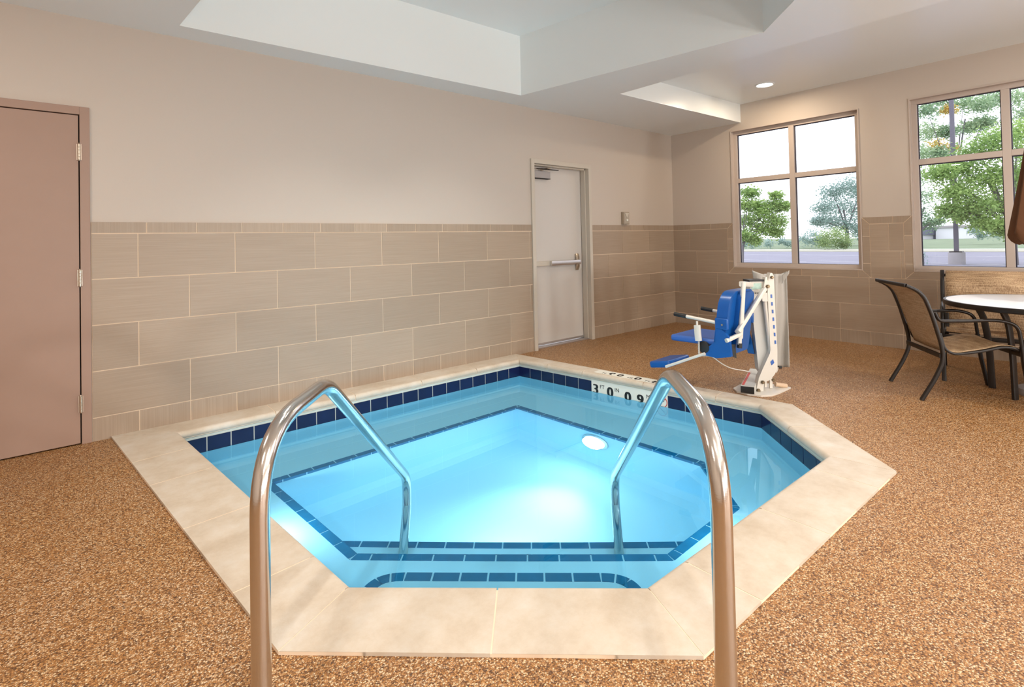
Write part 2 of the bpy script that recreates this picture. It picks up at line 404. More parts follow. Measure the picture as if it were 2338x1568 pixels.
# far wall with the windows (plane x = 0); u = -y
W1 = (0.925, 2.455); W2 = (2.925, 4.44); W3 = (4.92, 6.45)
WZ0, WZ1 = 0.845, 2.705
WW = [W1, W2, W3]
wf = MB()
def frect(u0, u1, z0, z1, m=None, x0=0.0, x1=0.22): wf.bb((x0, -u1, z0), (x1, -u0, z1), m or M['paint'])
us = [0.0]
for a, b in WW: us += [a, b]
us.append(-YS)
for i in range(0, len(us)-1, 2): frect(us[i], us[i+1], 0, 3.1)
for a, b in WW: frect(a, b, 0, WZ0); frect(a, b, WZ1, 3.1)
tf = lambda u, z: Vector((0.0-0.0025, -u, z)); nf = (-1, 0, 0); BW = 3*IN
g0 = -0.0045
wf.bb((g0, YS, 0), (0, -0.001, Z[3]), M['grout'])
course(wf, tf, nf, 0.004, -YS, Z[0]-0.02, Z[1], 1.901, 12*IN, M['tile_v'])
course(wf, tf, nf, 0.004, -YS, Z[1], Z[2], 2.206, 24*IN, M['tile_h'])
course(wf, tf, nf, 0.004, -YS, Z[2], Z[3], 1.901, 24*IN, M['tile_h'])
for i in range(0, len(us)-1, 2):
    a, b = us[i], us[i+1]; a2 = a+BW if i > 0 else 0.004; b2 = b-BW if i+2 < len(us) else b
    wf.bb((g0, -b, Z[3]), (0, -a-0.001, Z[6]-0.001), M['grout'])
    course(wf, tf, nf, a2, b2, Z[3], Z[4], 2.206, 24*IN, M['tile_h'])
    course(wf, tf, nf, a2, b2, Z[4], Z[5], 1.901+0.2, 24*IN, M['tile_h'])
    # border course on top with mitred ends
    k0 = a2; cuts = [a]+[c for c in [a+(j+0.97)*12*IN for j in range(30)] if a+0.12 < c < b-0.12]+[b]
    for c0, c1 in zip(cuts, cuts[1:]):
        p = [(c0, Z[5]), (c1, Z[5]), (c1, Z[6]+GR), (c0, Z[6]+GR)]
        if i > 0: p = clip(p, (a2, Z[5]), (1, 1))
        if i+2 < len(us): p = clip(p, (b2, Z[5]), (-1, 1))
        if p: tile_poly(wf, tf, nf, p, M['tile_v'])
    # upright border courses along the window edges
    for side, e, inn in ((0, a, a2), (1, b, b2)):
        if (side == 0 and i == 0) or (side == 1 and i+2 >= len(us)): continue
        zc = [Z[3]]+[z for z in (0.925, 1.232) ]+[Z[6]]
        for z0, z1 in zip(zc, zc[1:]):
            lo, hi = min(e, inn), max(e, inn)
            p = [(lo, z0), (hi, z0), (hi, z1), (lo, z1)]
            sg = 1 if side == 0 else -1
            p = clip(p, (inn, Z[5]), (-sg, -1)); p = p and clip(p, (inn, Z[3]), (sg, 1))
            if p: tile_poly(wf, tf, nf, p, M['tile_h'])
for a, b in WW:   # sill border
    a2, b2 = a-BW, b+BW
    wf.bb((g0+0.0006, -b2, Z[3]+0.0002), (0, -a2, WZ0), M['grout'])
    cuts = [a2]+[c for c in [a+0.26+j*12*IN for j in range(9)] if c < b2-0.1]+[b2]
    for c0, c1 in zip(cuts, cuts[1:]):
        p = [(c0, Z[3]), (c1, Z[3]), (c1, WZ0), (c0, WZ0)]
        p = clip(p, (a2, Z[3]), (1, -1)); p = p and clip(p, (b2, Z[3]), (-1, -1))
        if p: tile_poly(wf, tf, nf, p, M['tile_h'])
wall_far = struct(wf.build('wall_far', smooth=False)); wall_far['label'] = 'window wall with tan tile wainscot at the far end'
# corner bead
b_ = MB(); b_.bb((XW-0.2, YS-0.2, 0), (0.22, YS, 3.1), M['paint']); struct(b_.build('wall_right', smooth=False))
b_ = MB(); b_.bb((XW-0.2, YS, 0), (XW, 0.16, 3.1), M['paint']); struct(b_.build('wall_back', smooth=False))

# ceiling: low soffit with an octagonal tray over the pool and a higher bay along the windows
TR = [(-3.285, -0.325), (-6.352, -0.245), (-6.16, -2.57), (-5.36, -3.32), (-3.60, -3.36), (-2.915, -2.69)]
PK = [(0.0, -1.075), (-2.47, -0.985), (-2.47, YS)]
def filled(mb, outer, holes, z, m, flip=False):
    bm = bmesh.new(); es = []
    for loop in [outer]+holes:
        vs = [bm.verts.new((p[0], p[1], z)) for p in loop]
        es += [bm.edges.new((vs[i], vs[(i+1) % len(vs)])) for i in range(len(vs))]
    bmesh.ops.triangle_fill(bm, use_beauty=True, use_dissolve=False, edges=es)
    bm.verts.index_update()
    fs = []
    for f in bm.faces:
        ix = [v.index for v in f.verts]
        up = f.normal.z > 0
        f.normal_update(); up = f.normal.z > 0
        if up == flip: ix = ix[::-1]
        fs.append(ix)
    mb.add([v.co.copy() for v in bm.verts], fs, m); bm.free()
ce = MB()
filled(ce, [(XW, 0.1), (0.2, 0.1), (0.2, -1.075), PK[1], PK[2], (XW, YS)], [TR], SOF, M['ceil'], flip=True)
for i in range(len(TR)):
    a, b = TR[i], TR[(i+1) % len(TR)]
    ce.add([(a[0], a[1], SOF), (b[0], b[1], SOF), (b[0], b[1], TRY), (a[0], a[1], TRY)], [(0, 1, 2, 3)], M['ceil'])
ce.add([(p[0], p[1], TRY) for p in TR], [list(range(6))], M['ceil'])
for a, b in (((0.2, -1.082), PK[1]), (PK[1], PK[2])):
    ce.add([(a[0], a[1], SOF), (b[0], b[1], SOF), (b[0], b[1], POC), (a[0], a[1], POC)], [(0, 1, 2, 3)], M['ceil'])
ce.add([(0.2, -0.98, POC), (-2.48, -0.98, POC), (-2.48, YS, POC), (0.2, YS, POC)], [(0, 1, 2, 3)], M['ceil'])
ce.bb((XW-0.2, YS-0.2, 3.5), (0.3, 0.3, 3.6), M['ceil'])
ceiling = struct(ce.build('ceiling', smooth=False))

NICHE_FILL = 4.0
# ------------------------------------------------------------------ pool outlines (nose of coping, wall plane, outer edge)
NOSE = [(-3.325, -0.25), (-6.374, -0.25), (-6.155, -2.568), (-5.358, -3.292), (-3.672, -3.305), (-3.035, -2.63)]
OUT = [(-3.165, -0.006), (-6.735, -0.006), (-6.455, -2.725), (-5.50, -3.60), (-3.630, -3.625), (-2.860, -2.80)]
def offs(poly, d):
    """offset a closed polygon (outwards when d > 0)"""
    n = len(poly); A = sum(poly[i][0]*poly[(i+1) % n][1]-poly[(i+1) % n][0]*poly[i][1] for i in range(n)); s = 1 if A > 0 else -1
    L = []
    for i in range(n):
        a, b = Vector(poly[i]), Vector(poly[(i+1) % n]); t = (b-a).normalized(); nn = Vector((t.y, -t.x))*s*d
        L.append((a+nn, t))
    out = []
    for i in range(n):
        (p, t), (q, u) = L[i-1], L[i]; cr2 = t.x*u.y-t.y*u.x; k = ((q-p).x*u.y-(q-p).y*u.x)/cr2; out.append(tuple(p+t*k))
    return out
TP = offs(NOSE, 0.022)
WL = -0.16; BZ = -0.42; FZ = -1.02; S1Z = -0.28; S3Z = -0.60

fl = MB(); filled(fl, [(XW, 0.12), (0.05, 0.12), (0.05, YS), (XW, YS)], [OUT], 0.0, M['pebble'])
for i in range(6):
    a, b = OUT[i], OUT[(i+1) % 6]; fl.add([(a[0], a[1], 0), (b[0], b[1], 0), (b[0], b[1], -0.08), (a[0], a[1], -0.08)], [(0, 1, 2, 3)], M['pebble'])
floor = struct(fl.build('floor', smooth=False))

pool = thing('spa_pool', (-4.8, -1.8, -1.02), 'sunken angular spa pool with cream stone coping and blue tile lines', 'pool')
# basin
ba = MB()
BE_OUT = [(-3.803, -0.765), (-6.005, -0.785), (-5.902, -1.938), (-4.731, -3.001), (-4.055, -2.992), (-3.655, -2.56)]
BE = offs(BE_OUT, -0.052)
def ring(mb, a, za, b, zb, m):
    n = len(a)
    for i in range(n):
        j = (i+1) % n
        mb.add([(a[i][0], a[i][1], za), (a[j][0], a[j][1], za), (b[j][0], b[j][1], zb), (b[i][0], b[i][1], zb)], [(0, 1, 2, 3)], m)
ring(ba, TP, -0.046, TP, BZ, M['plaster'])
ring(ba, TP, BZ, BE, BZ, M['plaster'])
BF = offs(BE, -0.10)
ring(ba, BE, BZ, BE, FZ+0.10, M['plaster']); ring(ba, BE, FZ+0.10, offs(BE, -0.03), FZ+0.03, M['plaster']); ring(ba, offs(BE, -0.03), FZ+0.03, BF, FZ, M['plaster'])
ba.add([(p[0], p[1], FZ) for p in BF], [list(range(6))], M['plaster'])
C0 = Vector((-6.155, -2.568, 0)); D0_ = Vector((-5.358, -3.292, 0)); FT = (D0_-C0).normalized(); FN = Vector((-FT.y, FT.x, 0))
def fs_(t, s, z): p = C0+FT*t+FN*s; return Vector((p.x, p.y, z))
s1 = fillet([fs_(-0.075, -0.02, S1Z), fs_(-0.075, 0.438, S1Z), fs_(1.135, 0.438, S1Z), fs_(1.135, -0.02, S1Z)], 0.17, 8)
ba.prism(s1, (0, 0, BZ-S1Z), M['plaster'])
def on_line(a, b, s):
    A = Vector((a[0], a[1], 0)); B = Vector((b[0], b[1], 0)); sa = (A-C0).dot(FN); sb = (B-C0).dot(FN); return A+(B-A)*((s-sa)/(sb-sa))
q0 = on_line(BE[2], BE[1], 0.949); q1 = on_line(BE[3], BE[4], 0.949)
s3 = [(BE[2][0], BE[2][1], S3Z), (BE[3][0], BE[3][1], S3Z), (q1.x, q1.y, S3Z), (q0.x, q0.y, S3Z)]
ba.prism(s3, (0, 0, FZ-S3Z), M['plaster'])
basin = ba.build('basin', pool, smooth=False)
# pale grout band under the coping and behind the waterline tiles
gb = MB(); TPi = offs(TP, -0.003); ring(gb, TPi, -0.044, TPi, -0.173, M['poolgrout']); gb.build('grout_band', pool, smooth=False)
# waterline tiles; the back side carries five white depth marker tiles
nv = MB(); PT = 0.1572
mk = []
for i in range(6):
    a, b = Vector(TP[i]+(0,)), Vector(TP[(i+1) % 6]+(0,)); L = (b-a).length; t = (b-a)/L; nin = Vector((t.y, -t.x, 0))
    if nin.dot(Vector((-4.8, -1.8, 0))-a) < 0: nin = -nin
    if i == 5: a, b, t = b, a, -t
    if i == 0: a = a
    k = 0; pos = 0.0
    pitch = 0.153 if i in (0, 5) else 0.1545
    while pos < L-0.02:
        w = min(pitch, L-pos)
        if i == 5 and 6 <= k <= 10: mk.append((a+t*pos+nin*0.003, t, nin, w)); pos += w; k += 1; continue
        g = 0.0035
        p0, p1 = a+t*(pos+g)+nin*0.003, a+t*(pos+w-g)+nin*0.003
        nv.prism([(p0.x, p0.y, -0.175), (p1.x, p1.y, -0.175), (p1.x, p1.y, -0.064), (p0.x, p0.y, -0.064)], nin*0.004, M['navy'], random.random())
        pos += w; k += 1
nv.build('waterline_tile', pool, smooth=False)
mt = MB()
a, t, nin, w = mk[0]; e = mk[-1][0]+mk[-1][1]*mk[-1][3]
mt.prism([(a.x, a.y, -0.175), (e.x, e.y, -0.175), (e.x, e.y, -0.052), (a.x, a.y, -0.052)], nin*0.004, M['marker'])
def mtext(s, body, u, z, size, bold=0.0, m='black'):
    o = a+t*u+nin*0.0045; s.text(body, (o.x, o.y, z-0.014), t, (0, 0, 1), size, M[m], 0.0006, bold)
for body, u, z, size, bold in (('3', 0.016, -0.160, 0.125, 0.0065), ('FT', 0.092, -0.105, 0.048, 0.0), ('0', 0.172, -0.163, 0.125, 0.0065), ('IN', 0.250, -0.106, 0.048, 0.0),
                               ('0', 0.355, -0.172, 0.125, 0.0065), ('9', 0.478, -0.174, 0.125, 0.0065), ('M', 0.566, -0.108, 0.048, 0.0)):
    mtext(mt, body, u, z, size, bold)
co = a+t*0.715+nin*0.0048; ringp = [co+(t*math.cos(q*math.pi/16)+Vector((0, 0, 1))*math.sin(q*math.pi/16))*0.045+Vector((0, 0, -0.125)) for q in range(33)]
mt.tube(ringp, 0.0032, M['red'], 6, caps=False)
mt.tube([co+Vector((0, 0, -0.125))+t*0.03+Vector((0, 0, 0.03)), co+Vector((0, 0, -0.125))-t*0.03-Vector((0, 0, 0.03))], 0.0028, M['red'], 6)
mt.tube([co+Vector((0, 0, -0.14))-t*0.02, co+Vector((0, 0, -0.125)), co+Vector((0, 0, -0.115))+t*0.018], 0.003, M['black'], 6)
mt.build('depth_marker', pool, smooth=False, label='white tiles lettered 3 FT 0 IN 0 9 M')

# coping stones with a bull nose
cpm = MB()
for i in range(6):
    A, B = OUT[i], OUT[(i+1) % 6]; cpm.add([(A[0], A[1], 0.0108), (B[0], B[1], 0.0108), (B[0], B[1], -0.06), (A[0], A[1], -0.06)], [(0, 1, 2, 3)], M['grout'])
def coping(i, joints):
    """side i of the outline; joints = distances from corner i"""
    j = (i+1) % 6; a, b = Vector(NOSE[i]+(0,)), Vector(NOSE[j]+(0,)); A, B = Vector(OUT[i]+(0,)), Vector(OUT[j]+(0,))
    L = (b-a).length; t = (b-a)/L; no = Vector((t.y, -t.x, 0))
    if no.dot(Vector((-4.8, -1.8, 0))-a) > 0: no = -no
    def outer(d):   # point of the outer edge facing nose distance d
        p = a+t*d; den = (B-A).cross(no).z; k = (p-A).cross(no).z/den; k = max(0, min(1, k)); return A+(B-A)*k
    cuts = [0]+joints+[L]
    for n_, (c0, c1) in enumerate(zip(cuts, cuts[1:])):
        g0_ = 0.003 if n_ > 0 else 0.002; g1_ = 0.003 if n_ < len(cuts)-2 else 0.002
        n0, n1 = a+t*(c0+g0_), a+t*(c1-g1_)
        o0 = outer(c0)+t*g0_ if n_ > 0 else A+t*g0_; o1 = outer(c1)-t*g1_ if n_ < len(cuts)-2 else B-t*g1_
        prof = []   # (fraction or metres outward, z)
        R = 0.026
        for q in range(9):
            an = math.radians(-90+q*22.5*90/90) if False else math.radians(-90-q*180/8)
            prof.append((R+R*math.cos(an), -0.018+0.030*math.sin(an)*1.0))
        prof = [(0.05, -0.048)]+prof
        nv_ = []
        for (dd, z) in prof:
            for (nn_, oo) in ((n0, o0), (n1, o1)):
                d_ = (oo-nn_); l_ = d_.length; nv_.append(nn_+d_/l_*dd/max(0.3, abs((d_/l_).dot(no)))+Vector((0, 0, z)))
        for (nn_, oo) in ((n0, o0), (n1, o1)): nv_.append(oo+Vector((0, 0, 0.012)))
        for (nn_, oo) in ((n0, o0), (n1, o1)): nv_.append(oo+Vector((0, 0, -0.06)))
        for (nn_, oo) in ((n0, o0), (n1, o1)):
            d_ = (oo-nn_).normalized(); nv_.append(nn_+d_*0.05+Vector((0, 0, -0.06)))
        k = len(nv_)//2
        fs = [(2*q, 2*q+1, 2*((q+1) % k)+1, 2*((q+1) % k)) for q in range(k)]
        fs += [[2*q for q in range(k)][::-1], [2*q+1 for q in range(k)]]
        cpm.add(nv_, fs, M['stone'], random.random())
def grout_bed():
    n = 6
    for i in range(n):
        j = (i+1) % n; a, b, A, B = NOSE[i], NOSE[j], OUT[i], OUT[j]
        ai = offs(NOSE, 0.006)[i]; bi = offs(NOSE, 0.006)[j]
        cpm.add([(ai[0], ai[1], 0.005-0.012), (bi[0], bi[1], -0.007), (offs(NOSE, .03)[j][0], offs(NOSE, .03)[j][1], 0.0108), (offs(NOSE, .03)[i][0], offs(NOSE, .03)[i][1], 0.0108)], [(0, 1, 2, 3)], M['grout'])
        cpm.add([(ai[0], ai[1], -0.007), (bi[0], bi[1], -0.007), (bi[0], bi[1], -0.040), (ai[0], ai[1], -0.040)], [(0, 1, 2, 3)], M['grout'])
        p, q = offs(NOSE, .03)[i], offs(NOSE, .03)[j]
        cpm.add([(p[0], p[1], 0.0108), (q[0], q[1], 0.0108), (B[0], B[1], 0.0108), (A[0], A[1], 0.0108)], [(0, 1, 2, 3)], M['grout'])
grout_bed()
coping(0, [0.55, 1.172, 1.803, 2.433])
coping(1, [0.363, 0.797, 1.424, 2.056])
coping(2, [0.542])
coping(3, [0.227, 0.835, 1.45])
coping(4, [0.467])
coping(5, [0.323, 0.954, 1.596, 2.027])
cpm.build('coping', pool, smooth=True, recalc=False)
# lettered deck tile set in the coping, read from the deck side
dm = MB(); A5, B5 = Vector(OUT[0]+(0,)), Vector(OUT[5]+(0,)); td = (B5-A5).normalized(); nd = Vector((td.y, -td.x, 0))
if nd.dot(Vector((-4.8, -1.8, 0))-A5) < 0: nd = -nd
c0 = A5+td*1.13+nd*0.02; c1 = A5+td*1.80+nd*0.02
dm.prism([c0+Vector((0, 0, .0125)), c1+Vector((0, 0, .0125)), c1+nd*0.115+Vector((0, 0, .0125)), c0+nd*0.115+Vector((0, 0, .0125))], (0, 0, 0.0015), M['marker'])
dm.text('3', c1+nd*0.10*0-td*0.03+nd*0.015+Vector((0, 0, .0145)), -td, -nd, 0.12, M['black'], 0.0004, 0.003) if False else None
xo = -td; yo = -nd
for body, u, size, bo in (('3', 0.03, 0.11, 0.005), ('FT', 0.10, 0.05, 0), ('0', 0.20, 0.11, 0.005), ('IN', 0.27, 0.05, 0), ('0', 0.38, 0.11, 0.005), ('9', 0.47, 0.11, 0.005), ('M', 0.55, 0.05, 0)):
    dm.text(body, c1-td*u+nd*0.10+Vector((0, 0, .0143)), xo, yo, size, M['black'], 0.0004, bo)
dm.build('deck_marker', pool, smooth=False, label='white lettered tile on the coping')
# blue edge tiles on the treads
tr = MB()
def trim_strip(P, Q, z, depth_dir, wd, start, pitch, miter0=None, miter1=None):
    P, Q = Vector(P[:2]+(0,)) if isinstance(P, tuple) else V3(P), Vector(Q[:2]+(0,)) if isinstance(Q, tuple) else V3(Q)
    L = (Q-P).length; t = (Q-P)/L; n = Vector((-t.y, t.x, 0))
    if n.dot(depth_dir) < 0: n = -n
    k = -1 if start > 0 else 0
    cuts = [start+q*pitch for q in range(-1, 40)]
    for c0_, c1_ in zip(cuts, cuts[1:]):
        p = [(c0_, 0), (c1_, 0), (c1_, wd), (c0_, wd)]
        p = clip(p, (0, 0), (1, miter0 if miter0 is not None else 0)); p = p and clip(p, (L, 0), (-1, miter1 if miter1 is not None else 0))
        p = p and inset(p, 0.004)
        if p: p = [(x, y+(0.006 if y > wd*0.8 else 0)) for x, y in p]
        if p and len(p) > 2:
            tr.prism([Vector(((P+t*x+n*y).x, (P+t*x+n*y).y, z+0.0005)) for x, y in p], (0, 0, 0.003), M['trim'], random.random())
cen = Vector((-4.9, -1.9, 0))
starts = [0.02, 0.06, 0.10, 0.075, 0.03, 0.05]
def half(i):   # tangent of the mitre at corner i
    a, b, c = Vector(BE_OUT[i-1]), Vector(BE_OUT[i]), Vector(BE_OUT[(i+1) % 6]); u = (a-b).normalized(); v = (c-b).normalized()
    ang = math.acos(max(-1, min(1, u.dot(v)))); return -1/math.tan(ang/2)
for i in range(6):
    j = (i+1) % 6; P, Q = BE_OUT[i], BE_OUT[j]
    mid = Vector(((P[0]+Q[0])/2, (P[1]+Q[1])/2, 0))
    trim_strip(P, Q, BZ, cen-mid, 0.052, starts[i], 0.155, half(i), half(j))
for i in range(6):
    P, Q = Vector(BE[i]+(0,)), Vector(BE[(i+1) % 6]+(0,)); L = (Q-P).length; t = (Q-P)/L; n = Vector((t.y, -t.x, 0))
    if n.dot(cen-P) < 0: n = -n
    k = -1
    while starts[i]+k*0.155 < L:
        a_ = max(0.0, starts[i]+k*0.155)+0.004; b_2 = min(L, starts[i]+(k+1)*0.155)-0.004; k += 1
        if b_2-a_ < 0.01: continue
        p, q = P+t*a_+n*0.0005, P+t*b_2+n*0.0005
        tr.prism([(p.x, p.y, BZ-0.034), (q.x, q.y, BZ-0.034), (q.x, q.y, BZ+0.003), (p.x, p.y, BZ+0.003)], n*0.003, M['trim'], random.random())
tr.build('bench_edge_tile', pool, smooth=False); tr = MB()
trim_strip(tuple(q0), tuple(q1), S3Z, -FN, 0.052, 0.07, 0.155)
tr.build('step_edge_tile', pool, smooth=False); tr = MB()
# step one: straight run and curved ends
path = [p for p in s1]
acc = 0; segs = []
inner = []
PS = [Vector((p.x, p.y, 0)) for p in s1]
N = len(PS); cum = [0]
for i in range(1, N): cum.append(cum[-1]+(PS[i]-PS[i-1]).length)
def pos_s1(d):
    for i in range(1, N):
        if d <= cum[i] or i == N-1:
            k = (d-cum[i-1])/max(1e-9, cum[i]-cum[i-1]); p = PS[i-1].lerp(PS[i], k); t = (PS[min(i, N-1)]-PS[i-1]).normalized()
            n = Vector((t.y, -t.x, 0)); 
            if n.dot(fs_(0.53, 0.15, 0)-p) < 0: n = -n
            return p, n
tot = cum[-1]; d = 0.05
marks = []
straight0, straight1 = cum[9]+0.0, tot-cum[9]
lst = []
x = straight0
curve = [straight0-0.068*q for q in range(0, 5)][::-1]
lst = [(curve[q], curve[q+1]) for q in range(4)]
nseg = 7; sl = (straight1-straight0)/nseg
lst += [(straight0+q*sl, straight0+(q+1)*sl) for q in range(nseg)]
lst += [(straight1+0.068*q, straight1+0.068*(q+1)) for q in range(4)]
for d0, d1 in lst:
    g = 0.0045
    K = 3; top = []; bot = []
    for q in range(K+1):
        p, n = pos_s1(d0+g+(d1-d0-2*g)*q/K); top.append(p); bot.append(p+n*0.056)
    poly = [(p.x, p.y, S1Z+0.0005) for p in top+bot[::-1]]
    tr.prism(poly, (0, 0, 0.003), M['trim'], random.random())
tr.build('step_edge_tile', pool, smooth=False)
# underwater lamp in the bench riser under the depth markers
lp = Vector(BE[0]+(0,)).lerp(Vector(BE[5]+(0,)), 0.50); lt = (Vector(BE[5]+(0,))-Vector(BE[0]+(0,))).normalized(); ln = Vector((lt.y, -lt.x, 0))
if ln.dot(cen-lp) < 0: ln = -ln
lpz = -0.62
lf = MB(); X_ = lt; Y_ = Vector((0, 0, 1))
lf.lathe((lp.x, lp.y, lpz), [(0.125, -0.03), (0.125, 0.008), (0.118, 0.014), (0.10, 0.016)], M['alu'], 36, (X_, Y_, ln))
lf.build('pool_lamp_ring', pool)
ll = MB(); ll.lathe((lp.x, lp.y, lpz), [(0.10, 0.014), (0.095, 0.024), (0.06, 0.034), (0.0, 0.038)], emis('pool_lamp_glass', (1, 1, 1, 1), 6.0), 36, (X_, Y_, ln))
ll.build('pool_lamp_lens', pool, label='glowing white underwater lamp')
def light(name, kind, loc, energy, color=(1, 1, 1), size=0.2, to=None, **kw):
    d = bpy.data.lights.new(name, kind); d.energy = energy; d.color = color
    if kind == 'AREA': d.shape = 'DISK'; d.size = size
    else: d.shadow_soft_size = size
    for k, v in kw.items(): setattr(d, k, v)
    o = bpy.data.objects.new(name, d); COL.objects.link(o); o.location = loc
    if to is not None: o.rotation_euler = (Vector(to)-Vector(loc)).to_track_quat('-Z', 'Y').to_euler()
    return o
lc = Vector((lp.x, lp.y, lpz))+ln*0.05
light('pool_lamp_beam', 'SPOT', lc, 95, (0.93, 0.98, 1.0), 0.08, lc+ln*1.35+Vector((0, -0.25, -0.42)), spot_size=math.radians(74), spot_blend=1.0)
light('pool_lamp_glow', 'AREA', lc, 3.5, (0.93, 0.98, 1.0), 0.18, lc+ln*1.0)
# second lamp in the riser of the entry steps, under the coping on the near side
sm = fs_(0.53, 0.955, -0.80)
lf = MB(); lf.lathe(sm, [(0.10, -0.02), (0.10, 0.006), (0.085, 0.01)], M['alu'], 32, (FT, Vector((0, 0, 1)), FN)); lf.build('step_lamp_ring', pool)
ll = MB(); ll.lathe(sm, [(0.085, 0.009), (0.06, 0.02), (0.0, 0.024)], emis('step_lamp_glass', (1, 1, 1, 1), 6.0), 32, (FT, Vector((0, 0, 1)), FN)); ll.build('step_lamp_lens', pool)
light('step_lamp_beam', 'AREA', sm+FN*0.04, 4, (0.92, 0.98, 1.0), 0.16, sm+FN*0.6+Vector((0, 0, 0.06)))

for (P, Q, e) in ((TP[1], TP[2], NICHE_FILL), (TP[3], TP[4], NICHE_FILL*0.8)):  # added lamps, hidden under the near coping, to brighten the bench tops
    P, Q = Vector(P+(0,)), Vector(Q+(0,)); t = (Q-P).normalized(); n = Vector((t.y, -t.x, 0)); c = P.lerp(Q, 0.55)+Vector((0, 0, -0.285))
    if n.dot(cen-c) < 0: n = -n
    lf = MB(); lf.lathe(c, [(0.075, -0.02), (0.075, 0.005), (0.062, 0.008)], M['alu'], 32, (t, Vector((0, 0, 1)), n)); lf.build('niche_lamp_ring', pool)
    ll = MB(); ll.lathe(c, [(0.062, 0.007), (0.04, 0.016), (0.0, 0.02)], emis('niche_lamp_glass', (1, 1, 1, 1), 5.0), 32, (t, Vector((0, 0, 1)), n)); ll.build('niche_lamp_lens', pool)
    light('niche_lamp_beam', 'AREA', c+n*0.03, e, (0.94, 0.98, 1.0), 0.11, c+n*1.0)
# water body
wb = MB(); wo = offs(TP, 0.012); wb.prism([(p[0], p[1], FZ-0.1) for p in wo], (0, 0, WL-FZ+0.1), M['water'])
water = wb.build('pool_water', smooth=True)
tag(water, 'still clear cyan water filling the spa pool', 'water')

# ------------------------------------------------------------------ handrails
def rail(T, s_post, side, label, sx=0.0, dz=0.0):
    base = fs_(T, s_post, 0); r = thing('pool_handrail', base, label, 'handrail', None)
    pts = [fs_(T, s_post, 0.0), fs_(T, s_post+0.005, dz), fs_(T, sx, dz+0.018), fs_(T, 0.945, -0.02), fs_(T, 0.94, WL-0.02), fs_(T, 0.84, S3Z+0.003)]
    m = MB(); m.tube(fillet(pts, [0.21, 0.075, 0.09, 0.05], 10), 0.0242, M['steel'], 24); m.build('tube', r)
    m = MB(); m.lathe(base, [(0.055, 0.0), (0.055, 0.006), (0.034, 0.018), (0.026, 0.02)], M['steel'], 32); m.build('base_flange', r)
rail(-0.020, -0.600, -1, 'bent stainless steel handrail left of the pool steps', -0.155, 0.773)
rail(1.112, -0.705, 1, 'bent stainless steel handrail right of the pool steps', -0.275, 0.822)

# ------------------------------------------------------------------ windows
def window(k, a, b, vis=True):
    root = bpy.data.objects.new('window_%d' % k, None); COL.objects.link(root); root.location = (0.09, -(a+b)/2, WZ0); ORG[root.name] = Vector(root.location)
    struct(root)
    root['label'] = ['pale framed four pane window nearest the room corner', 'pale framed four pane window behind the patio table', 'pale framed four pane window beyond the table'][k-1]
    root['category'] = 'window'
    x0, x1 = 0.055, 0.13; fw = 0.058; mid = (a+b)/2; tz = 2.02
    f = MB(); V = M['vinyl_w']
    for (u0, u1, z0, z1) in ((a, b, WZ0, WZ0+fw), (a, b, WZ1-fw, WZ1), (a, a+fw, WZ0+fw, WZ1-fw), (b-fw, b, WZ0+fw, WZ1-fw), (mid-0.032, mid+0.032, WZ0+fw, WZ1-fw),
                             (a+fw, mid-0.032, tz-0.03, tz+0.03), (mid+0.032, b-fw, tz-0.03, tz+0.03)):
        f.bb((x0, -u1, z0), (x1, -u0, z1), V)
    f.build('window_frame', root, smooth=False, bevel=0.003)
    # reveal lining, standing a little proud of the tile
    f = MB(); l = 0.012
    for (u0, u1, z0, z1) in ((a, b, WZ0-0.001, WZ0+l), (a, b, WZ1-l, WZ1), (a, a+l, WZ0+l, WZ1-l), (b-l, b, WZ0+l, WZ1-l)):
        f.bb((-0.010, -u1, z0), (x0, -u0, z1), V)
    f.build('reveal', root, smooth=False)
    for (u0, u1) in ((a+fw, mid-0.032), (mid+0.032, b-fw)):
        for (z0, z1) in ((WZ0+fw, tz-0.03), (tz+0.03, WZ1-fw)):
            p = MB(); p.bb((0.098, -u1, z0), (0.104, -u0, z1), M['pane']); po = p.build('glass_pane', root, smooth=False)
            g = MB(); e = 0.009
            for (p0, p1, r0, r1) in ((u0, u0+e, z0, z1), (u1-e, u1, z0, z1), (u0+e, u1-e, z1-e, z1), (u0+e, u1-e, z0, z0+e*0.5)):
                g.bb((0.085, -p1, r0), (0.097, -p0, r1), M['spacer'])
            g.build('gasket', po, smooth=False)
window(1, *W1); window(2, *W2); window(3, *W3)

# ------------------------------------------------------------------ doors
d1 = bpy.data.objects.new('door_1', None); COL.objects.link(d1); d1.location = (D1b, 0, 0); ORG[d1.name] = Vector((D1b, 0, 0)); struct(d1, 'closed flat tan door in a tan frame by the near end of the wall', 'door')
m = MB(); fw = 0.052
m.bb((D1a, -0.018, 0), (D1a+fw, 0.12, D1h), M['door_tan']); m.bb((D1b-fw, -0.018, 0), (D1b, 0.12, D1h), M['door_tan']); m.bb((D1a+fw, -0.018, D1h-fw), (D1b-fw, 0.12, D1h), M['door_tan'])
m.bb((D1a+fw, 0.03, 0), (D1b-fw, 0.12, D1h-fw), M['gap'])
m.build('door_frame', d1, smooth=False, bevel=0.002)
m = MB(); m.bb((D1a+fw+0.003, -0.012, 0.008), (D1b-fw-0.006, 0.03, D1h-fw-0.006), M['door_tan']); leaf = m.build('door_leaf', d1, smooth=False, bevel=0.002)
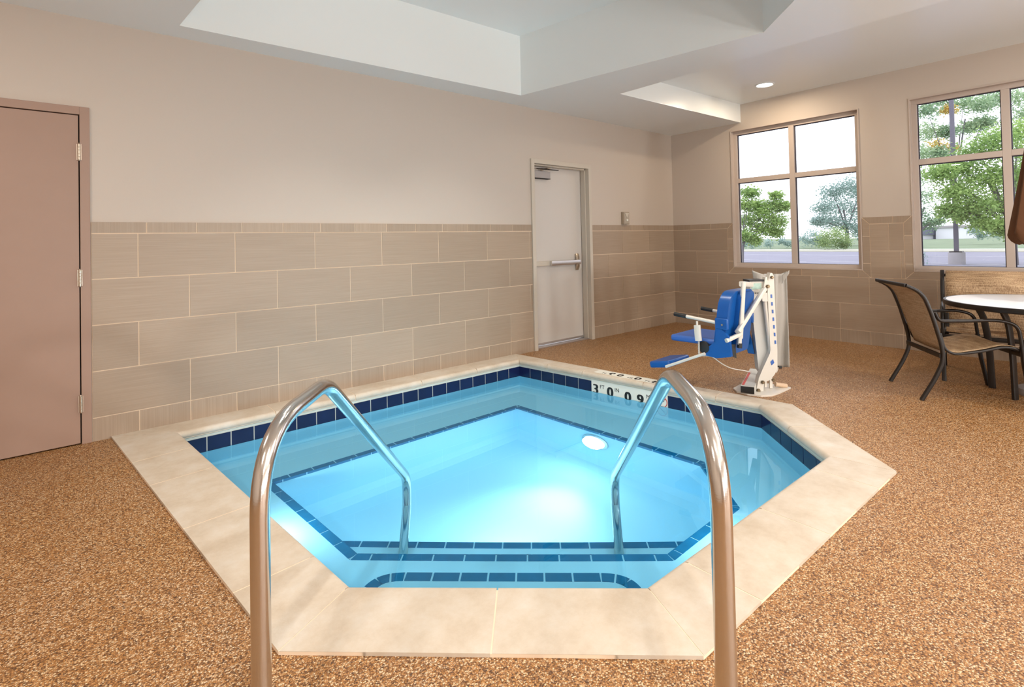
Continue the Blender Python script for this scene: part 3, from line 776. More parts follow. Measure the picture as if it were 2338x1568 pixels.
for z in (0.262, 1.08, 1.905):
    m = MB(); x = D1b-fw-0.003
    for q in range(5): m.lathe((x, -0.024, z-0.052+q*0.021), [(0.008, 0.0), (0.0088, 0.001), (0.0088, 0.0195), (0.008, 0.0205)], M['brass'], 16)
    m.lathe((x, -0.024, z-0.058), [(0.004, 0), (0.006, 0.006)], M['brass'], 12); m.lathe((x, -0.024, z+0.053), [(0.006, 0), (0.003, 0.007)], M['brass'], 12)
    m.bb((x-0.012, -0.020, z-0.052), (x+0.012, -0.016, z+0.053), M['brass'])
    m.build('hinge', leaf)
d2 = bpy.data.objects.new('door_2', None); COL.objects.link(d2); d2.location = (-2.36, 0.0, 0); ORG[d2.name] = Vector((-2.36, 0, 0)); struct(d2, 'recessed cream steel door with a push bar beyond the pool', 'door')
m = MB(); fw = 0.05; C = M['frame_cream']; yb = 0.155
for (x0, x1, z0, z1) in ((D2a, D2a+fw, 0, D2h), (D2b-fw, D2b, 0, D2h), (D2a+fw, D2b-fw, D2h-fw, D2h)):
    m.bb((x0, -0.022, z0), (x1, 0.002, z1), C)
for (x0, x1, z0, z1) in ((D2a+0.02, D2a+fw, 0, D2h), (D2b-fw, D2b-0.02, 0, D2h), (D2a+fw, D2b-fw, D2h-fw, D2h-0.02)):
    m.bb((x0, 0.002, z0), (x1, yb+0.02, z1), C)
for (x0, x1, z0, z1) in ((D2a+fw, D2a+fw+0.016, 0, D2h-fw), (D2b-fw-0.016, D2b-fw, 0, D2h-fw), (D2a+fw, D2b-fw, D2h-fw-0.016, D2h-fw)):
    m.bb((x0, 0.035, z0), (x1, 0.105, z1), C)
m.bb((D2a, 0.0, D2h-0.001), (D2b, 0.16, D2h+0.001), C)
m.build('door_frame', d2, smooth=False, bevel=0.002)
LY = 0.115
m = MB(); m.bb((D2a+fw+0.002, LY, 0.02), (D2b-fw-0.004, LY+0.042, D2h-fw-0.004), M['door_cream']); leaf2 = m.build('door_leaf', d2, smooth=False, bevel=0.002)
m = MB(); m.bb((D2a+fw, 0.03, 0.0), (D2b-fw, 0.18, 0.012), M['alu'])
for q in range(4): m.bb((D2a+fw, 0.04+q*0.018, 0.012), (D2b-fw, 0.048+q*0.018, 0.016), M['alu'])
m.bb((D2a+fw+0.01, LY-0.008, 0.02), (D2b-fw-0.01, LY, 0.045), M['alu'])
m.build('threshold', d2, smooth=False)
# push bar
m = MB(); zb = 0.985
m.bb((D2a+fw+0.03, LY-0.032, zb-0.028), (-2.50, LY, zb+0.028), M['frame_cream'])
pb = m.build('push_bar_housing', leaf2, smooth=False, bevel=0.006)
m = MB(); m.tube([(-2.52, LY-0.052, zb), (-2.01, LY-0.052, zb)], 0.03, M['alu'], 16, sec=(0.036, 0.058), up=(0, 0, 1)); m.bb((-2.50, LY-0.035, zb-0.018), (-2.03, LY, zb+0.018), M['rubber'])
m.build('push_bar', leaf2)
m = MB(); m.tube([(-2.022, LY-0.006, zb-0.095), (-2.022, LY-0.012, zb-0.085), (-2.022, LY-0.022, zb-0.06), (-2.022, LY-0.022, zb+0.06), (-2.022, LY-0.012, zb+0.085), (-2.022, LY-0.006, zb+0.095)], 0.02, M['brass'], sec=(0.052, 0.03), up=(0, -1, 0))
m.build('latch_case', leaf2)
m = MB(); zc = 2.005
m.bb((-2.80, LY-0.055, zc), (-2.50, LY, zc+0.085), mat('grey_closer_paint', (0.36, 0.33, 0.32, 1), 0.4)); m.bb((-2.80, LY-0.06, zc-0.006), (-2.50, LY, zc), M['gap'])
m.bb((-2.76, LY-0.10, zc+0.098), (-2.40, LY-0.085, zc+0.108), M['gap']); m.bb((-2.66, LY-0.075, zc+0.085), (-2.63, LY-0.045, zc+0.11), M['brass'])
m.bb((-2.62, LY-0.13, zc+0.108), (-2.56, LY-0.03, zc+0.118), M['brass'])
m.build('door_closer', leaf2, smooth=False, bevel=0.004)
# switch plate
m = MB(); sw = thing('wall_switch', (-1.18, -0.012, 1.46), 'beige square switch box above the tile right of the cream door', 'switch')
m.bb((-1.245, -0.045, 1.458), (-1.12, 0.0, 1.625), mat('beige_box', (0.36, 0.29, 0.21, 1), 0.45)); m.build('housing', sw, smooth=False, bevel=0.004)
m = MB(); m.bb((-1.235, -0.049, 1.468), (-1.13, -0.045, 1.615), mat('beige_face', (0.40, 0.34, 0.27, 1), 0.4)); m.prism([(-1.225, -0.05, 1.61), (-1.14, -0.05, 1.61), (-1.182, -0.05, 1.545)], (0, -0.004, 0), M['frame_cream']); m.build('face_plate', sw, smooth=False)
m = MB(); m.lathe((-1.18, -0.049, 1.515), [(0.016, 0), (0.016, 0.01), (0.012, 0.014)], M['marker'], 20, (Vector((1, 0, 0)), Vector((0, 0, 1)), Vector((0, -1, 0)))); m.build('knob', sw)

# ------------------------------------------------------------------ ceiling lights
WARM = (1.0, 0.93, 0.86)
def downlight(x, y, z, power, label, col=WARM, size=0.17, seen=True):
    r = thing('ceiling_downlight', (x, y, z), label, 'ceiling light')
    m = MB(); m.lathe((x, y, z), [(0.108, 0.0), (0.108, -0.004), (0.092, -0.010), (0.085, -0.004), (0.085, 0.0)], M['ceil'], 36); m.build('trim_ring', r)
    m = MB(); m.lathe((x, y, z), [(0.084, -0.0045), (0.0835, -0.006), (0.04, -0.007), (0.0, -0.0075)], emis('lamp_lens', (1, 0.97, 0.92, 1), 9), 36); m.build('lens', r)
    light('downlight_lamp', 'AREA', (x, y, z-0.02), power, col, size, (x, y, z-1))
downlight(-0.665, -1.70, POC, 14, 'round glowing downlight in the raised ceiling by the window', col=(1.0, 0.80, 0.58))

# ------------------------------------------------------------------ patio chairs and table
def frame_axes(F): F = V3(F).normalized(); return F, Vector((-F.y, F.x, 0)) if False else Vector((F.y, -F.x, 0))
def patio(name, origin, F, width, label, cat, sl, zs=1.0, ss=1.0, bar_drop=0.0):
    """sling seat with arms; origin = floor point between the rear feet"""
    F = V3(F).normalized(); S = Vector((-F.y, F.x, 0)); O = V3(origin); r = thing(name, O, label, cat)
    P = lambda u, s, z: O+F*(s*ss)+S*u+Vector((0, 0, z*zs))
    w = width/2; B = M['bronze']
    sec = (0.024, 0.032)
    back = [(0.175, 0.345), (0.12, 0.52), (0.078, 0.655), (0.04, 0.765), (0.0, 0.815), (-0.075, 0.855)]
    for u in (-w, w):
        # rear leg running up into the back upright
        leg = fillet([P(u, 0.0, 0.0), P(u, 0.095, 0.17), P(u, 0.148, 0.30), P(u, 0.142, 0.41), P(u, 0.085, 0.645), P(u, 0.04, 0.775), P(u, -0.005, 0.825), P(u, -0.078, 0.862)], 0.06, 4)
        cutk = min(range(len(leg)), key=lambda q: abs(leg[q].z-O.z-0.36*zs))
        m = MB(); m.tube(leg[:cutk+1], 0, B, sec=sec, up=S); m.build('rear_leg', r)
        m = MB(); m.tube(leg[cutk:], 0, B, sec=sec, up=S); m.build('back_upright', r)
        arm = fillet([P(u, 0.105, 0.66), P(u, 0.13, 0.595), P(u, 0.30, 0.600), P(u, 0.50, 0.612), P(u, 0.615, 0.575), P(u, 0.633, 0.42), P(u, 0.645, 0.25), P(u, 0.692, 0.0)], [0.03, 0.05, 0.08, 0.12, 0.06, 0.06], 6)
        cutk = min((q for q in range(len(arm)) if arm[q].z-O.z < 0.5*zs and q > 10), key=lambda q: abs(arm[q].z-O.z-0.42*zs))
        m = MB(); m.tube(arm[:cutk+1], 0, B, sec=(0.030, 0.022), up=(0, 0, 1)) if False else m.tube(arm[:cutk+1], 0.0125, B, 14); m.build('armrest', r)
        m = MB(); m.tube(arm[cutk:], 0, B, sec=sec, up=S); m.build('front_leg', r)
        # seat side rail
        uu = u*(1-0.026/w)
        sr_ = fillet([P(uu, 0.142, 0.50), P(uu, 0.165, 0.385), P(uu, 0.225, 0.345), P(uu, 0.40, 0.375), P(uu, 0.53, 0.412), P(uu, 0.60, 0.405), P(uu, 0.632, 0.385)], 0.05, 4)
        m = MB(); m.tube(sr_, 0, B, sec=(0.018, 0.030), up=S); m.build('seat_rail', r)
    # sling fabric: back and seat
    def curve(pts, t):
        seg = t*(len(pts)-1); i = min(int(seg), len(pts)-2); k = seg-i
        return (pts[i][0]*(1-k)+pts[i+1][0]*k, pts[i][1]*(1-k)+pts[i+1][1]*k)
    bk = [(q.x, q.y) for q in fillet([(0.175, 0.36), (0.14, 0.46), (0.092, 0.62), (0.052, 0.75), (0.012, 0.81), (-0.06, 0.85)]+([(-0.088, 0.868), (-0.10, 0.85)] if bar_drop else []), 0.05 if not bar_drop else 0.02, 5)]
    m = MB(); m.grid(lambda a, b: P((a*2-1)*(w-0.024), curve(bk, b)[0]-0.012*math.sin(a*math.pi), curve(bk, b)[1]), 10, 26, sl)
    m.build('back_sling', r, solid=0.004)
    st = [(q.x, q.y) for q in fillet([(0.16, 0.40), (0.19, 0.362), (0.25, 0.352), (0.40, 0.382), (0.53, 0.420), (0.60, 0.410), (0.625, 0.390)], 0.05, 5)]
    m = MB(); m.grid(lambda a, b: P((a*2-1)*(w-0.024), curve(st, b)[0], curve(st, b)[1]-0.012*math.sin(a*math.pi)+0.008), 10, 26, sl)
    m.build('seat_sling', r, solid=0.004)
    m = MB(); m.tube([P(-w, 0.135, 0.335), P(w, 0.135, 0.335)], 0, B, sec=(0.02, 0.035), up=(0, 0, 1)); m.build('rear_stretcher', r)
    m = MB(); m.tube([P(-w, 0.637, 0.36), P(w, 0.637, 0.36)], 0, B, sec=(0.02, 0.035), up=(0, 0, 1)); m.build('front_stretcher', r)
    m = MB(); m.tube([P(-w, -0.078-bar_drop*0.7, 0.862-bar_drop*1.3), P(w, -0.078-bar_drop*0.7, 0.862-bar_drop*1.3)], 0, B, sec=(0.022, 0.028), up=(0, 0, 1)); m.build('top_bar', r)
    return r
patio('sling_chair', (-1.8165, -3.2425, 0), (0.566, -0.824, 0), 0.545, 'brown framed sling chair seen from behind beside the round table', 'chair', M['sling2'])
patio('sling_bench', (-0.50, -3.775, 0), (-0.985, -0.17, 0), 1.02, 'wide woven sling seat against the window wall', 'garden seat', M['sling'], 1.03, bar_drop=0.03)

def table():
    e = onz(2208, 693, 0.715); c = e+R0*0.61; c.z = 0
    r = thing('patio_table', (c.x, c.y, 0), 'round white topped table with a dark bronze rim', 'table')
    m = MB(); m.lathe((c.x, c.y, 0.70), [(0.595, 0.0), (0.595, 0.012), (0.0, 0.0125)], M['tabletop'], 72); m.build('table_top', r)
    m = MB(); m.tube([(c.x+0.603*math.cos(q*math.pi/36), c.y+0.603*math.sin(q*math.pi/36), 0.693) for q in range(73)], 0, M['bronze'], sec=(0.022, 0.040), up=(0, 0, 1), caps=False); m.build('rim', r)
    # each leg falls under the rim, splays out near the floor
    for k in range(4):
        an = math.radians((90, 150, 270, 330)[k])
        d = Vector((math.cos(an), math.sin(an), 0))
        pts = fillet([c+d*0.43+Vector((0, 0, 0.685)), c+d*0.37+Vector((0, 0, 0.58)), c+d*0.34+Vector((0, 0, 0.36)), c+d*0.33+Vector((0, 0, 0.0))], 0.12, 6)
        m = MB(); m.tube(pts, 0, M['bronze'], sec=(0.022, 0.045), up=d); m.build('leg', r)
    return c
tc_ = table()
ub = thing('umbrella_base', (tc_.x, tc_.y, 0), 'round grey umbrella base on the floor under the table', 'umbrella base')
m = MB(); m.lathe((tc_.x, tc_.y, 0), [(0.185, 0.0), (0.19, 0.02), (0.185, 0.05), (0.10, 0.075), (0.045, 0.085), (0.04, 0.11)], M['concrete'], 48); m.build('weight', ub)
m = MB(); m.lathe((tc_.x, tc_.y, 0.10), [(0.028, 0.0), (0.028, 0.28)], M['bronze'], 20); m.build('socket', ub)
um = thing('patio_umbrella', (tc_.x, tc_.y, 0.12), 'closed rust brown umbrella standing through the round table', 'umbrella')
m = MB(); m.lathe((tc_.x, tc_.y, 0.12), [(0.019, 0.0), (0.019, 2.25)], M['bronze'], 20); m.build('pole', um)
m = MB()
def fold(a, b):
    an = a*2*math.pi; z = 2.32-b*1.12
    rr = (0.03+b*0.135)*(1+0.20*math.cos(an*8)*(0.3+b)); return (tc_.x+rr*math.cos(an), tc_.y+rr*math.sin(an), z+0.05*b*math.cos(an*8+1))
m.grid(fold, 96, 16, M['umbrella']); m.build('canopy', um, solid=0.004, recalc=True)
for k in range(8):
    an = k*math.pi/4; d = Vector((math.cos(an), math.sin(an), 0)); m = MB(); m.tube([Vector((tc_.x, tc_.y, 2.28))+d*0.03, Vector((tc_.x, tc_.y, 1.25))+d*0.10], 0.006, M['bronze'], 8); m.build('rib', um)
# ------------------------------------------------------------------ pool access lift
DL = (onz(1740, 893)-CAM).dot(FWD)
FH = Vector((FWD.x, FWD.y, 0)).normalized()
base_c = onz(1742, 890)
lift = thing('pool_lift', (base_c.x, base_c.y, 0), 'white pool access lift with a blue seat on the deck behind the pool', 'pool lift')
Lp = lambda px, py, dd=0.0: at(px, py, DL+dd)
def plate(mb, pts, dd, th, m): mb.prism([Lp(x, y, dd) for x, y in pts], FH*th, m)
m = MB()
bp = [onz(x, y) for x, y in ((1674, 889), (1682, 896), (1706, 902), (1738, 906), (1762, 905), (1780, 899), (1806, 887), (1776, 881), (1730, 876), (1690, 880))]
m.prism([(p.x, p.y, 0.0) for p in bp], (0, 0, 0.012), M['white_pc']); m.build('base_plate', lift, smooth=False, bevel=0.003)
m = MB()
plate(m, [(1759, 623), (1763, 623), (1767, 630), (1768, 650), (1770, 704), (1775, 800), (1775, 842), (1768, 856), (1757, 868), (1745, 872), (1742, 904), (1727, 904), (1728, 886), (1733, 862), (1741, 843), (1758, 806), (1759, 798), (1754, 700), (1752, 645)], -0.03, 0.055, M['white_pc'])
for k in range(7): y = 672+k*17.5; x0 = 1761.0+k*1.5; plate(m, [(x0-1.6, y), (x0+2.0, y), (x0+2.4, y+8), (x0-1.2, y+8)], -0.0325, 0.002, M['blue_pad'])
plate(m, [(1759, 826), (1765, 820), (1768, 828), (1762, 834)], -0.0325, 0.002, M['blue_pad'])
mast = m.build('mast', lift, smooth=False, bevel=0.0015)
m = MB(); plate(m, [(1748, 632), (1751, 632), (1753, 640), (1752, 655), (1748, 668), (1743, 672), (1744, 655)], -0.035, 0.05, M['white_pc'])
plate(m, [(1739, 668), (1752, 668), (1753, 688), (1741, 688)], -0.045, 0.06, M['white_pc']); m.build('pivot_bracket', lift, smooth=False, bevel=0.004)
m = MB(); m.tube([Lp(1746, 686, -0.01), Lp(1760, 806, -0.01)], 0.016, M['white_pc'], 18); m.build('actuator_tube', lift)
m = MB(); plate(m, [(1717, 706), (1744, 676), (1748, 700), (1760, 812), (1738, 852), (1732, 843)], 0.02, 0.06, M['grey_box']); m.build('actuator_cover', lift, smooth=False, bevel=0.006)
m = MB(); plate(m, [(1712, 642), (1744, 641), (1742, 662), (1716, 706)], -0.01, 0.10, M['white_pc']); cb = m.build('battery_box', lift, smooth=False, bevel=0.006)
m = MB(); plate(m, [(1711, 639), (1745, 638), (1745, 642), (1711, 643)], -0.02, 0.12, M['rubber']); m.build('box_lid', cb, smooth=False)
m = MB(); plate(m, [(1713.5, 647), (1739, 646), (1738, 659), (1716, 662)], -0.0125, 0.002, M['label_g'])
for q in range(3): plate(m, [(1719+q*5, 668), (1722+q*5, 668), (1722+q*5, 670), (1719+q*5, 670)], -0.0125, 0.002, M['rubber'])
m.build('box_label', cb, smooth=False)
for (px, py, r_) in ((1762, 633, .013), (1752.5, 653.5, .016), (1741, 872, .015), (1731, 891, .016), (1765, 867, .014)):
    m = MB(); c = Lp(px, py, -0.033); m.lathe(c, [(r_, 0.0), (r_, 0.010), (r_*0.7, 0.020)], M['bolt'], 6, (RGT, -DWN, -FH)); m.build('bolt', lift, smooth=False)
m = MB()
for (x0, x1, y0, y1) in ((1746, 1751, 868, 884), (1758, 1764, 862, 886)): plate(m, [(x0, y0), (x1, y0), (x1, y1), (x0, y1)], 0.03, 0.02, M['white_pc'])
m.build('mast_bracket', lift, smooth=False, bevel=0.002)
m = MB(); m.tube([Lp(1770, 877, 0.06), Lp(1796, 881, 0.06)], 0.018, mat('beige_roller', (0.62, 0.45, 0.30, 1), 0.5), 18); m.build('roller', lift)
m = MB(); m.tube([Lp(1777, 838, 0.10), Lp(1784, 838, 0.10)], 0.012, M['rubber'], 14); m.tube([Lp(1772, 850, 0.10), Lp(1777, 838, 0.10)], 0.006, M['white_pc'], 10); m.build('transport_wheel', lift)
# square foot tube running back from the pool edge
a0 = onz(1707, 896, 0.02); a1 = onz(1727, 855, 0.02); a1.z = 0.02; dr = (a1-a0); dr.z = 0; L_ = dr.length; dr.normalize(); sd = Vector((dr.y, -dr.x, 0))
m = MB(); m.box((a0+dr*L_/2)+Vector((0, 0, 0.022)), (L_, 0.105, 0.058), M['grey_box'], ax=(dr, sd, Vector((0, 0, 1)))); ft = m.build('foot_tube', lift, smooth=False, bevel=0.004)
m = MB(); m.box(a0-dr*0.004+Vector((0, 0, 0.022)), (0.012, 0.098, 0.050), M['rubber'], ax=(dr, sd, Vector((0, 0, 1)))); m.build('end_cap', ft, smooth=False)
m = MB(); m.box((a0+dr*L_*0.42)+Vector((0, 0, 0.052))-sd*0.036, (L_*0.75, 0.018, 0.002), M['red'], ax=(dr, sd, Vector((0, 0, 1)))); m.build('warning_stripe', ft, smooth=False)
# seat unit
FD = (-R0*0.68+FH*0.733).normalized(); SD = (R0*0.733+FH*0.68).normalized(); UP = Vector((0, 0, 1))
SO = at(1643, 770, 4.0); SO = Vector((SO.x, SO.y, 0))
S_ = lambda a, b, z: SO+FD*a+SD*b+UP*z
m = MB(); m.box(S_(0.225, 0.225, 0.443), (0.40, 0.43, 0.05), M['blue_pad'], ax=(FD, SD, UP)); m.build('seat_pad', lift, bevel=0.018)
m = MB()
def rr(w0, w1, z0, z1, r0, r1, n=6):
    pts = []
    for (cx, cz, a0_, r) in ((w1-r1, z1-r1, 0, r1), (w0+r1, z1-r1, 90, r1), (w0+r0, z0+r0, 180, r0), (w1-r0, z0+r0, 270, r0)):
        for q in range(n+1): an = math.radians(a0_+90*q/n); pts.append((cx+r*math.cos(an), cz+r*math.sin(an)))
    return pts
LE = lambda z: -0.02-(z-0.4)*0.14       # recline
prof_ = rr(0.0, 0.45, 0.355, 0.845, 0.05, 0.12)
m.prism([S_(LE(z)-0.01, b, z) for b, z in prof_], FD*0.085, M['blue_pl'])
bk_ = m.build('back_shell', lift, bevel=0.02)
m = MB(); prof2 = rr(0.12, 0.36, 0.36, 0.83, 0.03, 0.05); m.prism([S_(LE(z)-0.045, b, z) for b, z in prof2], FD*0.04, M['blue_pl']); m.build('back_rib', bk_, bevel=0.012)
m = MB(); m.prism([S_(-0.03, 0.455, 0.50), S_(-0.06, 0.47, 0.30), S_(-0.02, 0.60, 0.28), S_(0.0, 0.56, 0.42)], FD*0.05, M['blue_pl']); m.build('rear_flap', lift, smooth=False, bevel=0.006)
m = MB(); m.prism([S_(-0.08, -0.012, 0.50), S_(-0.09, -0.012, 0.36), S_(0.02, -0.012, 0.335), S_(0.13, -0.012, 0.345), S_(0.12, -0.012, 0.385), S_(0.03, -0.012, 0.46), S_(0.02, -0.012, 0.60)], SD*0.03, M['blue_pl']); m.build('side_plate', lift, smooth=False, bevel=0.008)
m = MB(); m.lathe(S_(0.125, 0.004, 0.405), [(0.045, 0.0), (0.045, 0.02), (0.035, 0.024)], M['rubber'], 28, (FD, UP, -SD)); m.build('pivot_hub', lift)
for b_s, nm in ((0.0, 0), (0.45, 1)):
    m = MB(); m.box(S_(-0.02, b_s, 0.60), (0.10, 0.03, 0.085), M['blue_pl'], ax=(FD, SD, UP)); blk = m.build('armrest_block', lift, bevel=0.008)
    m = MB(); m.lathe(S_(-0.03, b_s-0.016, 0.595), [(0.008, 0), (0.008, 0.005)], M['brass'], 12, (FD, UP, -SD)); m.build('screw', blk)
    m = MB(); m.tube([S_(0.02, b_s, 0.605), S_(0.29, b_s, 0.632)], 0.0135, M['white_pc'], 18); m.build('armrest', lift)
    m = MB(); m.tube([S_(0.27, b_s, 0.630), S_(0.375, b_s, 0.641)], 0.0165, M['rubber'], 18); m.build('arm_grip', lift)
m = MB(); m.tube([Lp(1697.5, 645, -0.25), Lp(1690.5, 772, -0.25)], 0, M['white_pc'], sec=(0.032, 0.032), up=FH); m.build('hanger_tube', lift)
m = MB(); m.tube([Lp(1692, 648, -0.25), Lp(1716, 650, -0.03)], 0, M['white_pc'], sec=(0.03, 0.04), up=UP); m.build('top_link', lift)
m = MB(); m.tube([Lp(1745, 660, -0.06), Lp(1684, 758, -0.29)], 0, M['white_pc'], sec=(0.03, 0.046), up=FH); m.build('lift_arm', lift)
m = MB(); m.tube([Lp(1658, 778, -0.32), Lp(1692, 762, -0.27)], 0, M['white_pc'], sec=(0.03, 0.03), up=FH); m.tube([Lp(1689, 760, -0.26), Lp(1688, 786, -0.26)], 0, M['white_pc'], sec=(0.03, 0.03), up=FH); m.build('lower_link', lift)
m = MB(); m.tube([Lp(1689, 783, -0.26), Lp(1688.5, 794, -0.26)], 0, M['rubber'], sec=(0.033, 0.033), up=FH); m.build('tube_cap', lift)
m = MB(); m.prism([Lp(1669, 786, -0.24), Lp(1679, 786, -0.24), Lp(1682, 818, -0.24), Lp(1670, 813, -0.24)], FH*0.006, M['rubber']); m.build('strap', lift, smooth=False)
m = MB(); m.tube([S_(0.11, -0.02, 0.36), S_(0.45, -0.02, 0.205)], 0, M['white_pc'], sec=(0.022, 0.034), up=SD); m.build('footrest_bar', lift)
m = MB(); m.box(S_(0.53, 0.17, 0.205), (0.19, 0.34, 0.055), M['blue_pl'], ax=((FD-UP*0.18).normalized(), SD, (UP+FD*0.18).normalized())); m.build('footrest', lift, bevel=0.015)
m = MB(); hp = S_(0.175, -0.03, 0.0)
m.tube([S_(0.165, -0.03, 0.605), S_(0.165, -0.03, 0.57)], 0.008, M['white_pc'], 12)
m.tube([S_(0.165, -0.03, 0.575), S_(0.163, -0.03, 0.56), S_(0.160, -0.03, 0.50), S_(0.155, -0.03, 0.455)], 0, M['white_pc'], sec=(0.05, 0.028), up=SD); m.build('hand_control', lift)
m = MB(); coil = [S_(0.155+0.006*math.cos(q*1.3), -0.03+0.006*math.sin(q*1.3), 0.455-q*0.0013) for q in range(90)]; m.tube(coil, 0.0022, M['white_pc'], 6); m.build('coiled_cord', lift)
cabl = fillet([S_(0.155, -0.03, 0.338), Lp(1624, 812, -0.2), Lp(1650, 832, -0.1), Lp(1672, 842, 0.0), Lp(1700, 846, 0.05), Lp(1716, 850, 0.05)], 0.08, 5)
m = MB(); m.tube(cabl, 0.004, M['white_pc'], 8); m.build('cable', lift)
# loose vinyl cover hung over the rear of the mast
cv = MB()
def cover_fn(a, b):
    xl = 1744+b*14; xr = 1796+b*7
    x = xl+(xr-xl)*a; top = 622-6*abs(2*a-1)**3*2.2 if b == 0 else 0
    y = (1-b)*(625-14*max(0, a-0.75)*1.6)+b*838
    return Lp(x, y, 0.16+0.022*math.sin(a*9+b*2)+0.012*math.sin(b*7+a*4))
cv.grid(cover_fn, 20, 30, M['cover'])
cv.grid(lambda a, b: Lp(1717+a*30+b*4, 617+a*11+b*(28-a*12), 0.15-0.02*math.sin(a*3)), 8, 6, M['cover'])
cv.grid(lambda a, b: Lp(1785+a*17, 628-a*11+b*(20-a*13), 0.13-0.03*a), 6, 4, M['cover'])
cvo = cv.build('lift_cover', solid=0.004); tag(cvo, 'loose grey vinyl cover hanging behind the lift mast', 'cover')

# ------------------------------------------------------------------ outdoors
GZ = -0.30
def flat(name, x0, x1, y0, y1, z, m, label, cat):
    o = MB(); n = 1; o.bb((x0, y0, z-0.1), (x1, y1, z), m); ob = o.build(name, smooth=False); tag(ob, label, cat); ob['kind'] = 'structure'; return ob
flat('parking_lot', 0.4, 46.0, -70, 120, GZ, M['asphalt'], 'grey car park beyond the windows', 'car park')
flat('gravel_verge', 46.0, 54.0, -70, 120, GZ+0.04, M['gravel'], 'pale verge along the far side of the car park', 'verge')
gm = MB()
gm.grid(lambda a, b: (54+a*150, -90+b*260, GZ+0.05+1.0*min(1, a*3)*(0.5+0.5*math.sin(b*9))*0.6), 20, 30, M['grass'])
gmo = gm.build('meadow'); tag(gmo, 'green meadow beyond the car park', 'grass', kind='stuff')
ln_ = MB()
for k in range(9):
    p = Vector((24.0+0.5*k, -12+k*5.0, GZ+0.002)); d = Vector((0.35, 0.94, 0)); q = Vector((d.y, -d.x, 0))
    ln_.prism([p, p+d*5, p+d*5+q*0.14, p+q*0.14], (0, 0, 0.004), M['line'])
    p = Vector((34.0+0.5*k, -12+k*5.0, GZ+0.002)); ln_.prism([p, p+d*5, p+d*5+q*0.2, p+q*0.2], (0, 0, 0.004), M['line'])
lo = ln_.build('stall_marking', smooth=False); tag(lo, 'white painted bay lines on the car park', 'road marking', kind='stuff')
def leaves(mb, c, r, n, size, m, flat_=0.75):
    base = random.random()
    for _ in range(n):
        v = Vector((random.gauss(0, 0.55), random.gauss(0, 0.55), random.gauss(0, 0.5)))
        if v.length > 1.7: continue
        p = c+Vector((v.x*r, v.y*r, v.z*r*flat_))
        a = Vector((random.gauss(0, 1), random.gauss(0, 1), random.gauss(0, .5))).normalized(); b = a.cross(Vector((random.gauss(0, 1), random.gauss(0, 1), random.gauss(0, 1)))).normalized()
        s = size*random.uniform(0.6, 1.3)
        mb.add([p-a*s-b*s*0.5, p+a*s*0.1-b*s*0.62, p+a*s, p+a*s*0.1+b*s*0.62], [(0, 1, 2, 3)], m, min(1, max(0, 0.45*base+0.55*random.random())))
def tree(name, label, cat, foot, blobs, depth, n, size, m, trunk=0.12, fork=True, extra=None):
    f = at(foot[0], foot[1], depth); f.z = GZ
    r = thing(name, f, label, cat)
    mb = MB(); cs = []
    for (px, py, rp) in blobs:
        c = at(px, py, depth+random.uniform(-1, 1)*rp*depth/FPX); cs.append(c); leaves(mb, c, rp*depth/FPX, n, size, m)
    if extra:
        for (px, py, rp, mm) in extra: leaves(mb, at(px, py, depth), rp*depth/FPX, n//2, size, mm)
    mb.build('foliage', r, smooth=False)
    mb = MB(); top = sum(cs, Vector((0, 0, 0)))/len(cs); mid = f.lerp(Vector((top.x, top.y, top.z)), 0.5); mid.x = f.x*0.9+mid.x*0.1; mid.y = f.y*0.9+mid.y*0.1
    if trunk:
        mb.tube(fillet([f, mid, top], 0.5, 4), trunk, M['bark'], 10, r2=trunk*0.4)
        for c in cs[::2]: mb.tube(fillet([f.lerp(mid, 0.9), mid.lerp(c, 0.6)+Vector((0, 0, .1)), c], 0.3, 3), trunk*0.4, M['bark'], 7, r2=trunk*0.12)
        mb.build('trunk', r)
    return r
tree('tree', 'small bright green tree at the left edge of the corner window', 'tree', (1695, 600), [(1712, 440, 17), (1728, 470, 20), (1700, 468, 20), (1768, 470, 19), (1788, 470, 15), (1772, 446, 12), (1745, 488, 22), (1705, 505, 24), (1775, 505, 20), (1740, 522, 22), (1770, 530, 16), (1702, 538, 17), (1722, 548, 14)], 28, 1000, 0.062, M['leaf'], 0.07)
tree('tree', 'hazy grey green tree seen through the corner window', 'tree', (1935, 566), [(1900, 440, 24), (1940, 425, 26), (1965, 440, 24), (1880, 475, 22), (1925, 470, 32), (1968, 480, 30), (1900, 505, 26), (1945, 515, 28), (1868, 505, 14), (1970, 530, 24)], 66, 1100, 0.12, M['leaf_far'], 0.25)
tree('bush', 'round olive bush in the meadow seen through the corner window', 'bush', (1902, 572), [(1885, 540, 18), (1908, 532, 20), (1925, 545, 18), (1900, 555, 20), (1880, 555, 14), (1928, 558, 12)], 54, 700, 0.075, M['leaf_bush'], 0)
tree('bush', 'pale grey green scrub left of the round bush', 'bush', (1850, 566), [(1838, 545, 13), (1858, 535, 15), (1850, 553, 14), (1868, 548, 10)], 60, 220, 0.12, M['leaf_far'], 0)
tree('bush', 'low hedge of scrub behind the small green tree', 'bush', (1740, 566), [(1700, 556, 11), (1725, 558, 11), (1755, 555, 11), (1785, 552, 10), (1800, 556, 9)], 62, 200, 0.12, M['leaf_far'], 0)
tree('tree', 'broad yellow green tree in front of the lamp post', 'tree', (2316, 606), [(2150, 395, 30), (2190, 380, 34), (2235, 345, 40), (2280, 320, 38), (2325, 300, 38), (2240, 410, 42), (2290, 400, 42), (2335, 400, 40), (2180, 440, 30), (2225, 470, 36), (2275, 470, 40), (2325, 470, 40), (2165, 480, 20), (2200, 490, 24), (2250, 510, 26), (2295, 520, 26), (2355, 350, 40), (2360, 460, 40)], 24, 1500, 0.062, M['leaf'], 0.16)
